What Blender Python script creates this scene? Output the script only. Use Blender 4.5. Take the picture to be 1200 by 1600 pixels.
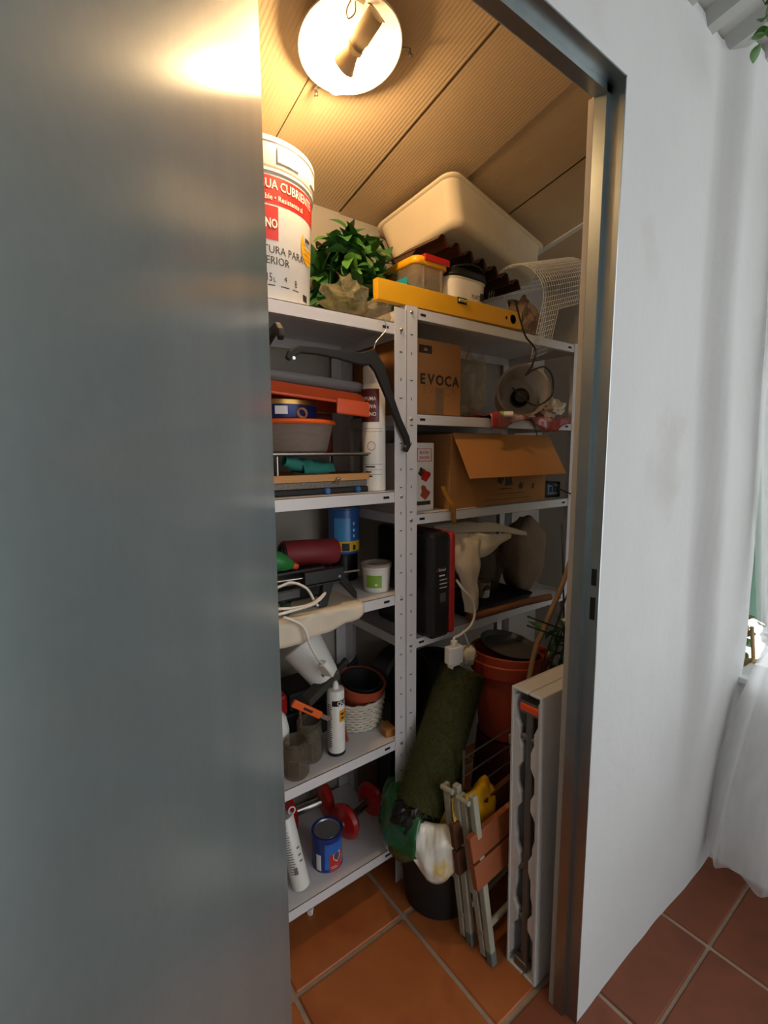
import bpy, bmesh, math, random
from mathutils import Vector, Matrix, noise
R = math.radians
random.seed(7)
for o in list(bpy.data.objects): bpy.data.objects.remove(o)
scene = bpy.context.scene
col = scene.collection

# ------------------------------------------------------------------ camera
cam_d = bpy.data.cameras.new('camera'); cam = bpy.data.objects.new('camera', cam_d); col.objects.link(cam)
cam_d.sensor_fit = 'HORIZONTAL'; cam_d.sensor_width = 36; cam_d.lens = 748 / 1200 * 36; cam_d.clip_start = 0.01
_p, _a, _r = R(7.2), R(36.8), R(-0.28)
_F = Vector((math.sin(_a) * math.cos(_p), math.cos(_a) * math.cos(_p), -math.sin(_p)))
_R0 = Vector((math.cos(_a), -math.sin(_a), 0)); _U0 = _R0.cross(_F)
_Rv = _R0 * math.cos(_r) + _U0 * math.sin(_r); _U = _U0 * math.cos(_r) - _R0 * math.sin(_r)
cam.matrix_world = Matrix(((_Rv.x, _U.x, -_F.x, 0), (_Rv.y, _U.y, -_F.y, 0), (_Rv.z, _U.z, -_F.z, 1.32), (0, 0, 0, 1)))
scene.camera = cam
# ------------------------------------------------------------------ sky and exposure
w = bpy.data.worlds.new('overcast_sky'); scene.world = w; w.use_nodes = True
bg = w.node_tree.nodes['Background']; bg.inputs[0].default_value = (0.93, 0.97, 1.0, 1); bg.inputs[1].default_value = 1.95
LAMP_STRENGTH = 265.0
vs = scene.view_settings; vs.view_transform = 'Standard'; vs.look = 'None'; vs.exposure = 0.15; vs.gamma = 1.0; vs.use_curve_mapping = False

# ------------------------------------------------------------------ materials
def lin(c):
    if isinstance(c, str):
        c = c.lstrip('#'); c = tuple(int(c[i:i + 2], 16) / 255 for i in (0, 2, 4))
    return tuple(v / 12.92 if v <= .04045 else ((v + .055) / 1.055) ** 2.4 for v in c)
_mats = {}
def mat(name, c, rough=.5, metal=0, var=.08, vscale=14, bump=0, bscale=60, clear=0, spec=.5, stretch=None, c2=None, c2amt=.5, c2scale=6):
    """procedural principled material: base colour broken up by noise, optional second colour in blotches, optional fine bump"""
    if name in _mats: return _mats[name]
    m = bpy.data.materials.new(name); m.use_nodes = True; _mats[name] = m
    nt = m.node_tree; N = nt.nodes; L = nt.links
    b = N['Principled BSDF']
    b.inputs['Roughness'].default_value = rough; b.inputs['Metallic'].default_value = metal
    b.inputs['Specular IOR Level'].default_value = spec
    tc = N.new('ShaderNodeTexCoord'); src = tc.outputs['Object']
    if stretch:
        mp = N.new('ShaderNodeMapping'); mp.inputs['Scale'].default_value = stretch; L.new(src, mp.inputs[0]); src = mp.outputs[0]
    base = lin(c)
    nz = N.new('ShaderNodeTexNoise'); nz.inputs['Scale'].default_value = vscale; nz.inputs['Detail'].default_value = 5; L.new(src, nz.inputs['Vector'])
    mx = N.new('ShaderNodeMix'); mx.data_type = 'RGBA'; L.new(nz.outputs['Fac'], mx.inputs[0])
    mx.inputs[6].default_value = (*[max(0, v * (1 - var * 1.6)) for v in base], 1)
    mx.inputs[7].default_value = (*[min(1, v * (1 + var * 1.6)) for v in base], 1)
    out = mx.outputs[2]
    if c2:
        n2 = N.new('ShaderNodeTexNoise'); n2.inputs['Scale'].default_value = c2scale; n2.inputs['Detail'].default_value = 6; L.new(src, n2.inputs['Vector'])
        rp = N.new('ShaderNodeValToRGB'); rp.color_ramp.elements[0].position = c2amt; rp.color_ramp.elements[1].position = min(1, c2amt + .18); L.new(n2.outputs['Fac'], rp.inputs[0])
        m2 = N.new('ShaderNodeMix'); m2.data_type = 'RGBA'; L.new(rp.outputs[0], m2.inputs[0]); L.new(out, m2.inputs[6]); m2.inputs[7].default_value = (*lin(c2), 1); out = m2.outputs[2]
    L.new(out, b.inputs['Base Color'])
    if clear: b.inputs['Coat Weight'].default_value = clear
    if bump:
        nb = N.new('ShaderNodeTexNoise'); nb.inputs['Scale'].default_value = bscale; nb.inputs['Detail'].default_value = 4; L.new(src, nb.inputs['Vector'])
        bp = N.new('ShaderNodeBump'); bp.inputs['Strength'].default_value = bump; bp.inputs['Distance'].default_value = .004; L.new(nb.outputs['Fac'], bp.inputs['Height']); L.new(bp.outputs[0], b.inputs['Normal'])
    return m
def film(name, c, alpha, rough=.15, body=.35):
    """thin clear or milky plastic: part see-through, part soft body, with a gloss"""
    if name in _mats: return _mats[name]
    m = bpy.data.materials.new(name); m.use_nodes = True; _mats[name] = m
    nt = m.node_tree; N = nt.nodes; L = nt.links; N.remove(N['Principled BSDF'])
    tr = N.new('ShaderNodeBsdfTransparent'); tr.inputs[0].default_value = (*[min(1, .5 + .5 * v) for v in lin(c)], 1)
    pb = N.new('ShaderNodeBsdfPrincipled'); pb.inputs['Base Color'].default_value = (*lin(c), 1); pb.inputs['Roughness'].default_value = rough
    tl = N.new('ShaderNodeBsdfTranslucent'); tl.inputs[0].default_value = (*lin(c), 1)
    m1 = N.new('ShaderNodeMixShader'); m1.inputs[0].default_value = body; L.new(pb.outputs[0], m1.inputs[1]); L.new(tl.outputs[0], m1.inputs[2])
    m2 = N.new('ShaderNodeMixShader'); L.new(tr.outputs[0], m2.inputs[1]); L.new(m1.outputs[0], m2.inputs[2])
    nz = N.new('ShaderNodeTexNoise'); nz.inputs['Scale'].default_value = 7; mr = N.new('ShaderNodeMapRange')
    mr.inputs[3].default_value = max(0, alpha - .12); mr.inputs[4].default_value = min(1, alpha + .12); L.new(nz.outputs['Fac'], mr.inputs[0]); L.new(mr.outputs[0], m2.inputs[0])
    L.new(m2.outputs[0], N['Material Output'].inputs[0])
    return m
def emis(name, c, s):
    m = bpy.data.materials.new(name); m.use_nodes = True; nt = m.node_tree; N = nt.nodes
    b = N['Principled BSDF']; b.inputs['Base Color'].default_value = (*lin(c), 1); b.inputs['Emission Color'].default_value = (*lin(c), 1); b.inputs['Emission Strength'].default_value = s
    return m

M = {}
M['plaster'] = mat('white_plaster', '#bfc0bf', .9, var=.035, vscale=5, bump=.35, bscale=26, c2='#b0aeaa', c2amt=.62, c2scale=3)
M['plaster_in'] = mat('interior_plaster', '#a8a095', .9, var=.05, vscale=7, bump=.3, bscale=30)
M['ceil'] = mat('ceiling_panel', '#c9b08c', .55, var=.04, vscale=9, bump=.05)
M['ceilseam'] = mat('ceiling_gap', '#4a3a2c', .8)
M['galv'] = mat('galvanised_sheet', '#a9b3b4', .36, 1, var=.10, vscale=26, bump=.035, bscale=140, stretch=(1, 1, .35), c2='#98a4a6', c2amt=.52, c2scale=40)
def galv_door():
    m = bpy.data.materials.new('galvanised_door_sheet'); m.use_nodes = True; N = m.node_tree.nodes; L = m.node_tree.links; b = N['Principled BSDF']
    tc = N.new('ShaderNodeTexCoord'); n1 = N.new('ShaderNodeTexNoise'); n1.inputs['Scale'].default_value = 160; n1.inputs['Detail'].default_value = 3; L.new(tc.outputs['Object'], n1.inputs['Vector'])
    n2 = N.new('ShaderNodeTexNoise'); n2.inputs['Scale'].default_value = 5; n2.inputs['Detail'].default_value = 4
    mp = N.new('ShaderNodeMapping'); mp.inputs['Scale'].default_value = (1.6, 1, .5); L.new(tc.outputs['Object'], mp.inputs[0]); L.new(mp.outputs[0], n2.inputs['Vector'])
    def ramp(src, c0, c1):
        r = N.new('ShaderNodeMix'); r.data_type = 'RGBA'; L.new(src, r.inputs[0]); r.inputs[6].default_value = (*lin(c0), 1); r.inputs[7].default_value = (*lin(c1), 1); return r
    a = ramp(n1.outputs['Fac'], '#9aa5a6', '#b6c0c0'); c = ramp(n2.outputs['Fac'], '#929ea0', '#c3c9c6')
    mx = N.new('ShaderNodeMix'); mx.data_type = 'RGBA'; mx.blend_type = 'MULTIPLY'; mx.inputs[0].default_value = .6; L.new(c.outputs[2], mx.inputs[6]); L.new(a.outputs[2], mx.inputs[7])
    L.new(mx.outputs[2], b.inputs['Base Color']); b.inputs['Metallic'].default_value = 1; b.inputs['Roughness'].default_value = .20
    d = N.new('ShaderNodeBsdfPrincipled'); L.new(mx.outputs[2], d.inputs['Base Color']); d.inputs['Metallic'].default_value = .6; d.inputs['Roughness'].default_value = .62
    ms = N.new('ShaderNodeMixShader'); ms.inputs[0].default_value = .42; L.new(b.outputs[0], ms.inputs[1]); L.new(d.outputs[0], ms.inputs[2]); L.new(ms.outputs[0], N['Material Output'].inputs[0])
    return m
M['galv'] = galv_door()
M['galvf'] = mat('galvanised_frame', '#a5aeb0', .32, 1, var=.1, vscale=40, stretch=(1, 1, .3))
M['grout'] = mat('pale_grout', '#a08a76', .95, var=.15, vscale=60, bump=.3)
M['tile'] = mat('terracotta_tile', '#a9602f', .5, var=.25, vscale=6, bump=.12, bscale=18, c2='#8f4822', c2amt=.52, c2scale=5)
M['tile2'] = mat('darker_terracotta_tile', '#7d4329', .6, var=.22, vscale=8, bump=.12, bscale=18, c2='#6e3a24', c2amt=.5, c2scale=6)  # outside and threshold tiles, a darker brown than the inside ones
M['white'] = mat('white_enamel_steel', '#d6d3d4', .35, var=.03, vscale=8)
M['dark'] = mat('dark_hole', '#161412', .9)
M['slotgrey'] = mat('shaded_slot', '#5a5552', .8)
M['zinc'] = mat('zinc_bolt', '#a8a49c', .35, 1)
M['black'] = mat('black_plastic', '#131314', .35, var=.2, vscale=30)
M['blackm'] = mat('matt_black_plastic', '#151413', .65, var=.2, vscale=30, bump=.1)
M['whitep'] = mat('white_plastic', '#e4e1da', .35, var=.03)
M['cream'] = mat('cream_plastic', '#e2d3b6', .45, var=.04)
M['red'] = mat('red_print', '#c22d26', .4, var=.05)
M['redp'] = mat('glossy_red_plastic', '#b01c1a', .25, var=.06, clear=.3)
M['ink'] = mat('dark_print', '#2a2320', .6)
M['yellow'] = mat('yellow_paint', '#e8a916', .35, var=.04)
M['yellowp'] = mat('yellow_print', '#e6b52a', .4, var=.05)
M['card'] = mat('brown_cardboard', '#a8733f', .85, var=.07, vscale=9, stretch=(1, 1, 4), bump=.05)
M['card2'] = mat('inner_cardboard', '#b07840', .85, var=.06, vscale=8)
M['green'] = mat('artificial_leaf', '#2f5f2a', .45, var=.35, vscale=22)
M['green2'] = mat('artificial_leaf_light', '#47772f', .45, var=.3, vscale=22)
M['orange'] = mat('orange_plastic', '#d9562a', .35, var=.05)
M['orange2'] = mat('bright_orange_plastic', '#e8611f', .35, var=.05)
M['terra'] = mat('terracotta_plastic', '#a5492c', .5, var=.1)
M['navy'] = mat('navy_tin', '#14225a', .3, .3, var=.1)
M['gold'] = mat('gold_rim', '#b58a4a', .3, .9)
M['blue'] = mat('blue_print', '#2f62a8', .3, var=.1)
M['blue2'] = mat('light_blue_print', '#4f95cf', .3, var=.1)
M['steel'] = mat('bright_steel', '#b9b7b2', .25, 1)
M['wood'] = mat('light_wood', '#c08a4e', .55, var=.18, vscale=10, stretch=(1, 8, 8))
M['granite'] = mat('speckled_granite', '#6e665c', .5, var=.6, vscale=220)
M['teal'] = mat('teal_cloth', '#2f7f70', .8, var=.15, bump=.3)
M['maroon'] = mat('maroon_print', '#5b1f22', .4, var=.05)
M['redcyl'] = mat('dark_red_foam', '#7e1f22', .6, var=.1)
M['paper'] = mat('crumpled_paper', '#d8cab4', .8, var=.08, bump=.4, bscale=20)
M['cloth'] = mat('white_cloth', '#cfc2ac', .85, var=.07, bump=.3, bscale=40)
M['sack'] = mat('beige_sack', '#7d6650', .9, var=.15, bump=.4, bscale=60)
M['cable_w'] = mat('white_cable', '#dcd6cb', .4)
M['turf'] = mat('turf_backing', '#3a3a18', .9)
M['blade'] = mat('turf_blade', '#56601f', .7, var=.4, vscale=40)
M['wgreen'] = mat('green_bag_print', '#1d5a33', .25, var=.12, clear=.3)
M['wwhite'] = mat('white_bag_print', '#e9e6da', .14, var=.04, clear=.3, c2='#e0b92c', c2amt=.56, c2scale=16)
M['wyellow'] = mat('yellow_bag_print', '#d9a41c', .3, var=.08, clear=.2)
M['pale'] = mat('whitewashed_wood', '#a7a592', .75, var=.2, vscale=12, stretch=(1, 6, 1), bump=.2)
M['slat'] = mat('terracotta_slat', '#9a5430', .65, var=.16, vscale=12, bump=.1)
M['dslat'] = mat('dark_brown_slat', '#5b3520', .7, var=.2, vscale=12)
M['tablep'] = mat('white_table_plastic', '#d2cfcd', .5, var=.03, bump=.05, bscale=200)
M['greyst'] = mat('grey_steel_tube', '#7c7b78', .4, .8)
M['pglass'] = film('smoky_jar_glass', '#bdb2a0', .14, .06, .1)
M['clearp'] = film('clear_plastic', '#e0dac8', .22, .08, .35)
M['foil'] = film('crinkled_cellophane', '#bdb592', .24, .05, .2)
M['milky'] = film('milky_plastic', '#dcd0c2', .66, .3, .6)
M['milkgrey'] = film('grey_translucent_plastic', '#a8a5a4', .82, .35, .5)
M['tulle'] = film('white_tulle', '#fbfbfb', .50, .9, .72)
M['net'] = film('green_shade_net', '#1f6b4a', .9, .9, .5)
M['wallw'] = mat('exterior_white_paint', '#d8dad8', .85, var=.05)
M['roof'] = mat('grey_roof_sheet', '#b0b4b0', .6, var=.06, vscale=6)
M['brownroof'] = mat('brown_corrugated_plastic', '#2f1612', .4, var=.12)
M['oldtin'] = mat('stainless_tin_lid', '#b4b6b8', .3, .8, c2='#7e8288', c2amt=.6, c2scale=60)
M['ltgreen'] = mat('light_green_label', '#7fa83a', .5, var=.2)
M['wicker'] = mat('white_wicker', '#cfc6b6', .8, var=.15, vscale=40)
M['slate'] = mat('blue_grey_metal', '#5c6b78', .4, .5)
M['dryleaf'] = mat('dry_leaf', '#b79a6c', .8, var=.3)

# ------------------------------------------------------------------ mesh helpers
class MB:
    def __init__(s): s.v = []; s.f = []; s.sm = []
    def add(s, vs, fs, smooth=False, X=None):
        n = len(s.v)
        s.v += [tuple(X @ Vector(v)) for v in vs] if X is not None else [tuple(v) for v in vs]
        s.f += [tuple(n + i for i in f) for f in fs]; s.sm += [smooth] * len(fs); return s
    def box(s, x0, x1, y0, y1, z0, z1, X=None):
        return s.add([(x0, y0, z0), (x1, y0, z0), (x1, y1, z0), (x0, y1, z0), (x0, y0, z1), (x1, y0, z1), (x1, y1, z1), (x0, y1, z1)],
                     [(0, 3, 2, 1), (4, 5, 6, 7), (0, 1, 5, 4), (1, 2, 6, 5), (2, 3, 7, 6), (3, 0, 4, 7)], X=X)
    def lathe(s, prof, seg=32, X=None, a0=0, a1=360, sq=None):
        """prof = [(r,z)...]; r==0 closes to a point; sq=(half-x,half-y scale, exponent) squares the section off"""
        full = abs(a1 - a0) >= 359.9; n = seg if full else seg + 1
        runs = [[prof[0]]]
        for k in range(1, len(prof)):
            runs[-1].append(prof[k])
            if k < len(prof) - 1:
                p, q, t = Vector(prof[k - 1]), Vector(prof[k]), Vector(prof[k + 1])
                if (q - p).length > 1e-7 and (t - q).length > 1e-7 and (q - p).angle(t - q) > .6: runs.append([prof[k]])
        for run in runs:
            vs = []; fs = []
            for r, z in run:
                for i in range(n):
                    a = R(a0 + (a1 - a0) * i / seg); c, q = math.cos(a), math.sin(a)
                    if sq:
                        e = 2 / sq[2]; c = math.copysign(abs(c) ** e, c) * sq[0]; q = math.copysign(abs(q) ** e, q) * sq[1]
                    vs.append((r * c, r * q, z))
            for j in range(len(run) - 1):
                for i in range(seg):
                    k = (i + 1) % n
                    fs.append((j * n + i, j * n + k, (j + 1) * n + k, (j + 1) * n + i))
            s.add(vs, fs, True, X)
        return s
    def tube(s, pts, r, seg=8, X=None, closed=False, cap=True):
        pts = [Vector(p) for p in pts]; n = len(pts); vs = []; fs = []; up = None
        rr = r if isinstance(r, (list, tuple)) else [r] * n
        for i, p in enumerate(pts):
            t = (pts[(i + 1) % n] - pts[i - 1]) if closed else (pts[min(i + 1, n - 1)] - pts[max(i - 1, 0)])
            t = t.normalized() if t.length > 1e-9 else Vector((0, 0, 1))
            if up is None: up = Vector((0, 0, 1)) if abs(t.z) < .9 else Vector((1, 0, 0))
            a = t.cross(up).normalized(); up = a.cross(t).normalized()
            for k in range(seg):
                q = 2 * math.pi * k / seg; vs.append(p + (a * math.cos(q) + up * math.sin(q)) * rr[i])
        for i in range(n if closed else n - 1):
            j = (i + 1) % n
            for k in range(seg): fs.append((i * seg + k, i * seg + (k + 1) % seg, j * seg + (k + 1) % seg, j * seg + k))
        s.add(vs, fs, True, X)
        if cap and not closed:
            s.add(vs[:seg], [tuple(range(seg))], False, X); s.add(vs[-seg:], [tuple(range(seg))[::-1]], False, X)
        return s
    def grid(s, fn, nu, nv, X=None, smooth=True):
        vs = [fn(i / nu, j / nv) for j in range(nv + 1) for i in range(nu + 1)]
        fs = [(j * (nu + 1) + i, j * (nu + 1) + i + 1, (j + 1) * (nu + 1) + i + 1, (j + 1) * (nu + 1) + i) for j in range(nv) for i in range(nu)]
        return s.add(vs, fs, smooth, X)
    def prism(s, poly, h0, h1, axis='y', X=None):
        n = len(poly); f = {'y': lambda a, b, h: (a, h, b), 'z': lambda a, b, h: (a, b, h), 'x': lambda a, b, h: (h, a, b)}[axis]
        vs = [f(a, b, h0) for a, b in poly] + [f(a, b, h1) for a, b in poly]
        return s.add(vs, [tuple(range(n)), tuple(range(2 * n - 1, n - 1, -1))] + [(i, i + n, (i + 1) % n + n, (i + 1) % n) for i in range(n)], False, X)
    def mesh(s, name, bevel=0, bseg=2, solid=0, allsmooth=False):
        me = bpy.data.meshes.new(name); me.from_pydata(s.v, [], s.f)
        for p, q in zip(me.polygons, s.sm): p.use_smooth = q or allsmooth
        bm = bmesh.new(); bm.from_mesh(me)
        if bevel:
            bmesh.ops.remove_doubles(bm, verts=bm.verts, dist=1e-6)
            ed = [e for e in bm.edges if len(e.link_faces) == 2 and e.calc_face_angle(0) > .6]
            bmesh.ops.bevel(bm, geom=ed, offset=bevel, segments=bseg, profile=.5, affect='EDGES', clamp_overlap=True)
        if solid:
            bmesh.ops.recalc_face_normals(bm, faces=bm.faces)
            bmesh.ops.solidify(bm, geom=bm.faces, thickness=solid)
        bmesh.ops.recalc_face_normals(bm, faces=bm.faces)
        bm.to_mesh(me); bm.free(); return me
def link(name, me, m, parent=None, loc=None, rot=None):
    o = bpy.data.objects.new(name, me); col.objects.link(o)
    if me is not None and m is not None:
        me.materials.clear(); me.materials.append(M[m] if isinstance(m, str) else m)
    if parent: o.parent = parent
    if loc: o.location = loc
    if rot: o.rotation_euler = rot
    return o
def obj(name, mb, m, parent=None, bevel=0, bseg=2, solid=0, loc=None, rot=None, allsmooth=False, label=None):
    o = link(name, mb.mesh(name, bevel, bseg, solid, allsmooth), m, parent, loc, rot)
    if label: o['label'] = label
    if name == 'lettering': o['kind'] = 'stuff'
    return o
def tag(o, label, cat, group=None, kind=None):
    if label: o['label'] = label
    if cat: o['category'] = cat
    if group: o['group'] = group
    if kind: o['kind'] = kind
    return o
def thing(name, label, cat, loc=(0, 0, 0), rotz=0, group=None, rot=None):
    o = bpy.data.objects.new(name, None); col.objects.link(o); o.empty_display_size = .05
    o.location = loc; o.rotation_euler = rot if rot else (0, 0, R(rotz)); return tag(o, label, cat, group)
def struct(o, label=None):
    o['kind'] = 'structure'
    if label: o['label'] = label
    return o
def rotX(ax, deg, at=(0, 0, 0)):
    return Matrix.Translation(at) @ Matrix.Rotation(R(deg), 4, ax)
def aim(p0, p1, rollref=(0, 0, 1)):
    """matrix that takes local +z from p0 towards p1"""
    z = (Vector(p1) - Vector(p0)).normalized(); u = Vector(rollref)
    if abs(z.dot(u)) > .98: u = Vector((1, 0, 0))
    x = u.cross(z).normalized(); y = z.cross(x)
    return Matrix(((x.x, y.x, z.x, p0[0]), (x.y, y.y, z.y, p0[1]), (x.z, y.z, z.z, p0[2]), (0, 0, 0, 1)))
def spline(pts, n=8):
    P = [Vector(p) for p in pts]; out = []
    for i in range(len(P) - 1):
        a, b, c, d = P[max(i - 1, 0)], P[i], P[i + 1], P[min(i + 2, len(P) - 1)]
        for k in range(n):
            t = k / n; out.append(.5 * ((2 * b) + (c - a) * t + (2 * a - 5 * b + 4 * c - d) * t * t + (3 * b - a - 3 * c + d) * t ** 3))
    return out + [P[-1]]
_tx = {}
def text_geo(s, size, bold=0):
    k = (s, bold)
    if k not in _tx:
        cu = bpy.data.curves.new('lettering', 'FONT'); cu.body = s; cu.size = 1; cu.resolution_u = 2; cu.offset = bold
        o = bpy.data.objects.new('lettering', cu); col.objects.link(o)
        me = bpy.data.meshes.new_from_object(o.evaluated_get(bpy.context.evaluated_depsgraph_get()))
        _tx[k] = ([tuple(v.co) for v in me.vertices], [tuple(p.vertices) for p in me.polygons])
        bpy.data.objects.remove(o); bpy.data.curves.remove(cu); bpy.data.meshes.remove(me)
    vs, fs = _tx[k]
    return [(x * size, y * size) for x, y, z in vs], fs
def twidth(s, size): return max(v[0] for v in text_geo(s, size)[0])
def ctext(mb, s, size, Rr, z, a_left=None, a_right=None, bold=.0, off=.0008, squash=1):
    """lettering wrapped round a cylinder; angles in degrees, left to right = counterclockwise"""
    vs, fs = text_geo(s, size, bold); wd = max(v[0] for v in vs) * squash
    a0 = R(a_left) if a_left is not None else R(a_right) - wd / Rr
    mb.add([((Rr + off) * math.cos(a0 + x * squash / Rr), (Rr + off) * math.sin(a0 + x * squash / Rr), z + y) for x, y in vs], fs)
def ftext(mb, s, size, x, z, y=0, bold=0, center=False, X=None, squash=1):
    """lettering on a plane facing -y"""
    vs, fs = text_geo(s, size, bold); dx = -max(v[0] for v in vs) * squash / 2 if center else 0
    mb.add([(x + dx + a * squash, y, z + b) for a, b in vs], fs, X=X)
def patch(mb, Rr, a0, a1, z0, z1, seg=10, off=.0006):
    """a printed patch on a cylinder"""
    mb.grid(lambda u, v: ((Rr + off) * math.cos(R(a0 + (a1 - a0) * u)), (Rr + off) * math.sin(R(a0 + (a1 - a0) * u)), z0 + (z1 - z0) * v), seg, 1)
def crumple(rx, ry, rz, seed=0, amp=.25, n=22, freq=2.2, flat=True):
    """a crumpled bag-like lump standing on z=0"""
    mb = MB(); sd = Vector((seed * 7.3, seed * 3.1, seed * 1.7))
    def fn(u, v):
        a = 2 * math.pi * u; t = math.pi * (v - .5)
        d = Vector((math.cos(a) * math.cos(t), math.sin(a) * math.cos(t), math.sin(t)))
        k = 1 + amp * (noise.noise(d * freq + sd) * 1.3 + abs(noise.noise(d * freq * 2.4 + sd)) * .9 - .35)
        p = Vector((d.x * rx * k, d.y * ry * k, rz + d.z * rz * k))
        if flat and p.z < 0: p.z *= .1
        p.z = max(p.z, 0)
        return p
    mb.grid(fn, n, n // 2, smooth=False); return mb
def cama(x, y): return math.degrees(math.atan2(-y, -x))     # bearing from a point back to the doorway viewer's side

# ================================================================== THE SETTING
ZC = lambda y: 2.35 - .2 * y          # the roof and the ceiling under it fall towards the back
WY, WI = .50, .566                    # outer and inner face of the front wall
DX0, DX1, DZ = .215, .925, 1.99       # clear opening of the doorway in the wall
# floor slab and its tiles
fl = struct(obj('floor', MB().box(-4, 3.4, -4, 1.45, -.06, -.004), 'grout'), 'terracotta tiled floor with pale grout joints')
def tile_mesh(nm, wx, wy):
    return MB().box(-wx / 2, wx / 2, -wy / 2, wy / 2, -.012, .001).mesh(nm, bevel=.003, bseg=1)
tA = tile_mesh('tile_inside', .329, .331); tA.materials.append(M['tile']); tB = tile_mesh('tile_outside', .330, .330); tB.materials.append(M['tile2'])
tS2 = tile_mesh('tile_threshold', .330, .205); tS2.materials.append(M['tile2'])
def put_tile(me, x, y):
    o = bpy.data.objects.new('tile', me); col.objects.link(o); o.parent = fl; o.location = (x, y, 0); o.rotation_euler = (R(random.uniform(-.15, .15)), R(random.uniform(-.15, .15)), random.choice((0, math.pi)))
for i in range(-3, 5):
    for j in range(-1, 2): put_tile(tA, .769 + .341 * (i + .5), .943 + .343 * (j + .5))
for i in range(-9, 2):
    for j in range(-7, 1): put_tile(tS2 if j == 0 else tB, 1.368 + .341 * (i + .5), .49 if j == 0 else .385 + .341 * (j + .5))

# front wall: plaster with a soft step forward to the right of the door
def wy(x, z):
    t = min(1, max(0, (x - (1.355 + .035 * math.sin(z * 2.2 + .6))) / .08)); t = t * t * (3 - 2 * t) * (.05 + .95 * min(1, z / .7))
    k = max(0, min(1, (x - .95) / .1))
    return WY - .045 * t + k * (.006 * noise.noise(Vector((x * 3.1, z * 2.3, 1.7))) + .0022 * noise.noise(Vector((x * 11, z * 9, 4.2))))
wf = MB()
xs = [DX1, DX1 + .012] + [DX1 + .012 + (1.69 - DX1 - .012) * i / 44 for i in range(1, 45)]; zs = [2.236 * j / 70 for j in range(71)]
wf.grid(lambda u, v: (xs[round(u * 45)], wy(xs[round(u * 45)], zs[round(v * 70)]), zs[round(v * 70)]), 45, 70)
wf.box(DX1 + .012, 1.69, WY + .02, WI, 0, 2.236)
wf.add([(1.69, wy(1.69, 0), 0), (1.69, WI, 0), (1.69, WI, 2.236), (1.69, wy(1.69, 2.236), 2.236)], [(0, 1, 2, 3)])
wf.box(DX1, DX1 + .012, WY + .0005, WI, 0, 2.236)
wf.box(DX0, DX1, WY, WI, DZ, 2.236); wf.box(-1.4, DX0, WY, WI, 0, 2.236)
struct(obj('wall_front', wf, 'plaster'), 'white rendered wall round the storeroom doorway')
struct(obj('wall_back', MB().box(-.12, 2.05, 1.385, 1.45, 0, 2.2), 'plaster_in'), 'off-white back wall of the storeroom')
struct(obj('wall_right', MB().box(1.97, 2.05, WI, 1.385, 0, 2.3), 'plaster_in'), 'off-white end wall of the storeroom')
struct(obj('wall_left', MB().box(-.12, -.05, WI, 1.385, 0, 2.3), 'plaster_in'), 'off-white end wall at the hinge side')
struct(obj('baseboard_reveal', MB().box(DX1 - .013, DX1 - .0005, .552, WI, 0, DZ - .01), 'plaster_in', bevel=.002), 'pale cement edge inside the door frame')
# door frame of folded galvanised sheet
fr = struct(link('trim_1', None, None), 'galvanised steel door frame with strike slots')
def jamb(sx, x):
    m = MB()
    m.prism([(x, WY - .001), (x - sx * .003, WY - .001), (x - sx * .003, .527), (x - sx * .016, .527), (x - sx * .016, .551), (x, .551)], 0, DZ, 'z')
    return m
jr = obj('jamb', jamb(1, DX1), 'galvf', fr); obj('jamb', jamb(-1, DX0), 'galvf', fr)
obj('head', MB().prism([(WY - .001, DZ), (WY - .001, DZ - .003), (.527, DZ - .003), (.527, DZ - .016), (.551, DZ - .016), (.551, DZ)], DX0, DX1, 'x'), 'galvf', fr)
for z0, z1 in ((1.043, 1.078), (.970, 1.018)):
    s = MB().box(DX1 - .0036, DX1 - .002, .5055, .5165, z0, z1); obj('strike_slot', s, 'dark', jr)
# ceiling of ribbed panels: each panel a part
ce = struct(obj('ceiling', MB().add([(x, y, ZC(y) + d) for d in (.012, .03) for x, y in ((-.12, WI - .03), (2.05, WI - .03), (2.05, 1.45), (-.12, 1.45))],
    [(0, 1, 2, 3), (7, 6, 5, 4), (0, 4, 5, 1), (1, 5, 6, 2), (2, 6, 7, 3), (3, 7, 4, 0)]), 'ceilseam'), 'sloping cream ceiling of ribbed plastic panels')
seams = [-.08, .02, .295, .574, .862, 1.128, 1.394, 1.70, 1.965]
for k in range(8):
    g0, g1 = (.0013 if q not in (6,) else .0034 for q in (k, k + 1)); x0, x1 = seams[k] + g0, seams[k + 1] - g1; amp = (.00034, .00034, .00034, .00034, .00015, .0001, .0001, .0001)[k]; n = max(2, round((x1 - x0) / .0098)); low = .004 if k == 4 else 0
    prof = []
    for i in range(n):
        a, d = x0 + (x1 - x0) * i / n, (x1 - x0) / n
        prof += [(a, 0), (a + d * .30, 0), (a + d * .5, -amp), (a + d * .8, -amp)]
    prof.append((x1, 0)); prof += [(x1, .011), (x0, .011)]
    nv = len(prof); ys = (WI - .02, 1.384)
    vs = [(a, y, ZC(y) + b - low) for y in ys for a, b in prof]
    obj('panel', MB().add(vs, [(i, i + 1, nv + i + 1, nv + i) for i in range(nv - 1)] + [tuple(range(nv))[::-1], tuple(range(nv, 2 * nv))]), 'ceil', ce)
obj('cover_strip', MB().add([(x, y, ZC(y) + d) for d in (-.006, -.001) for x, y in ((1.688, WI), (1.712, WI), (1.712, 1.383), (1.688, 1.383))],
    [(0, 1, 2, 3), (7, 6, 5, 4), (0, 4, 5, 1), (1, 5, 6, 2), (2, 6, 7, 3), (3, 7, 4, 0)]), 'whitep', ce)
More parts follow.
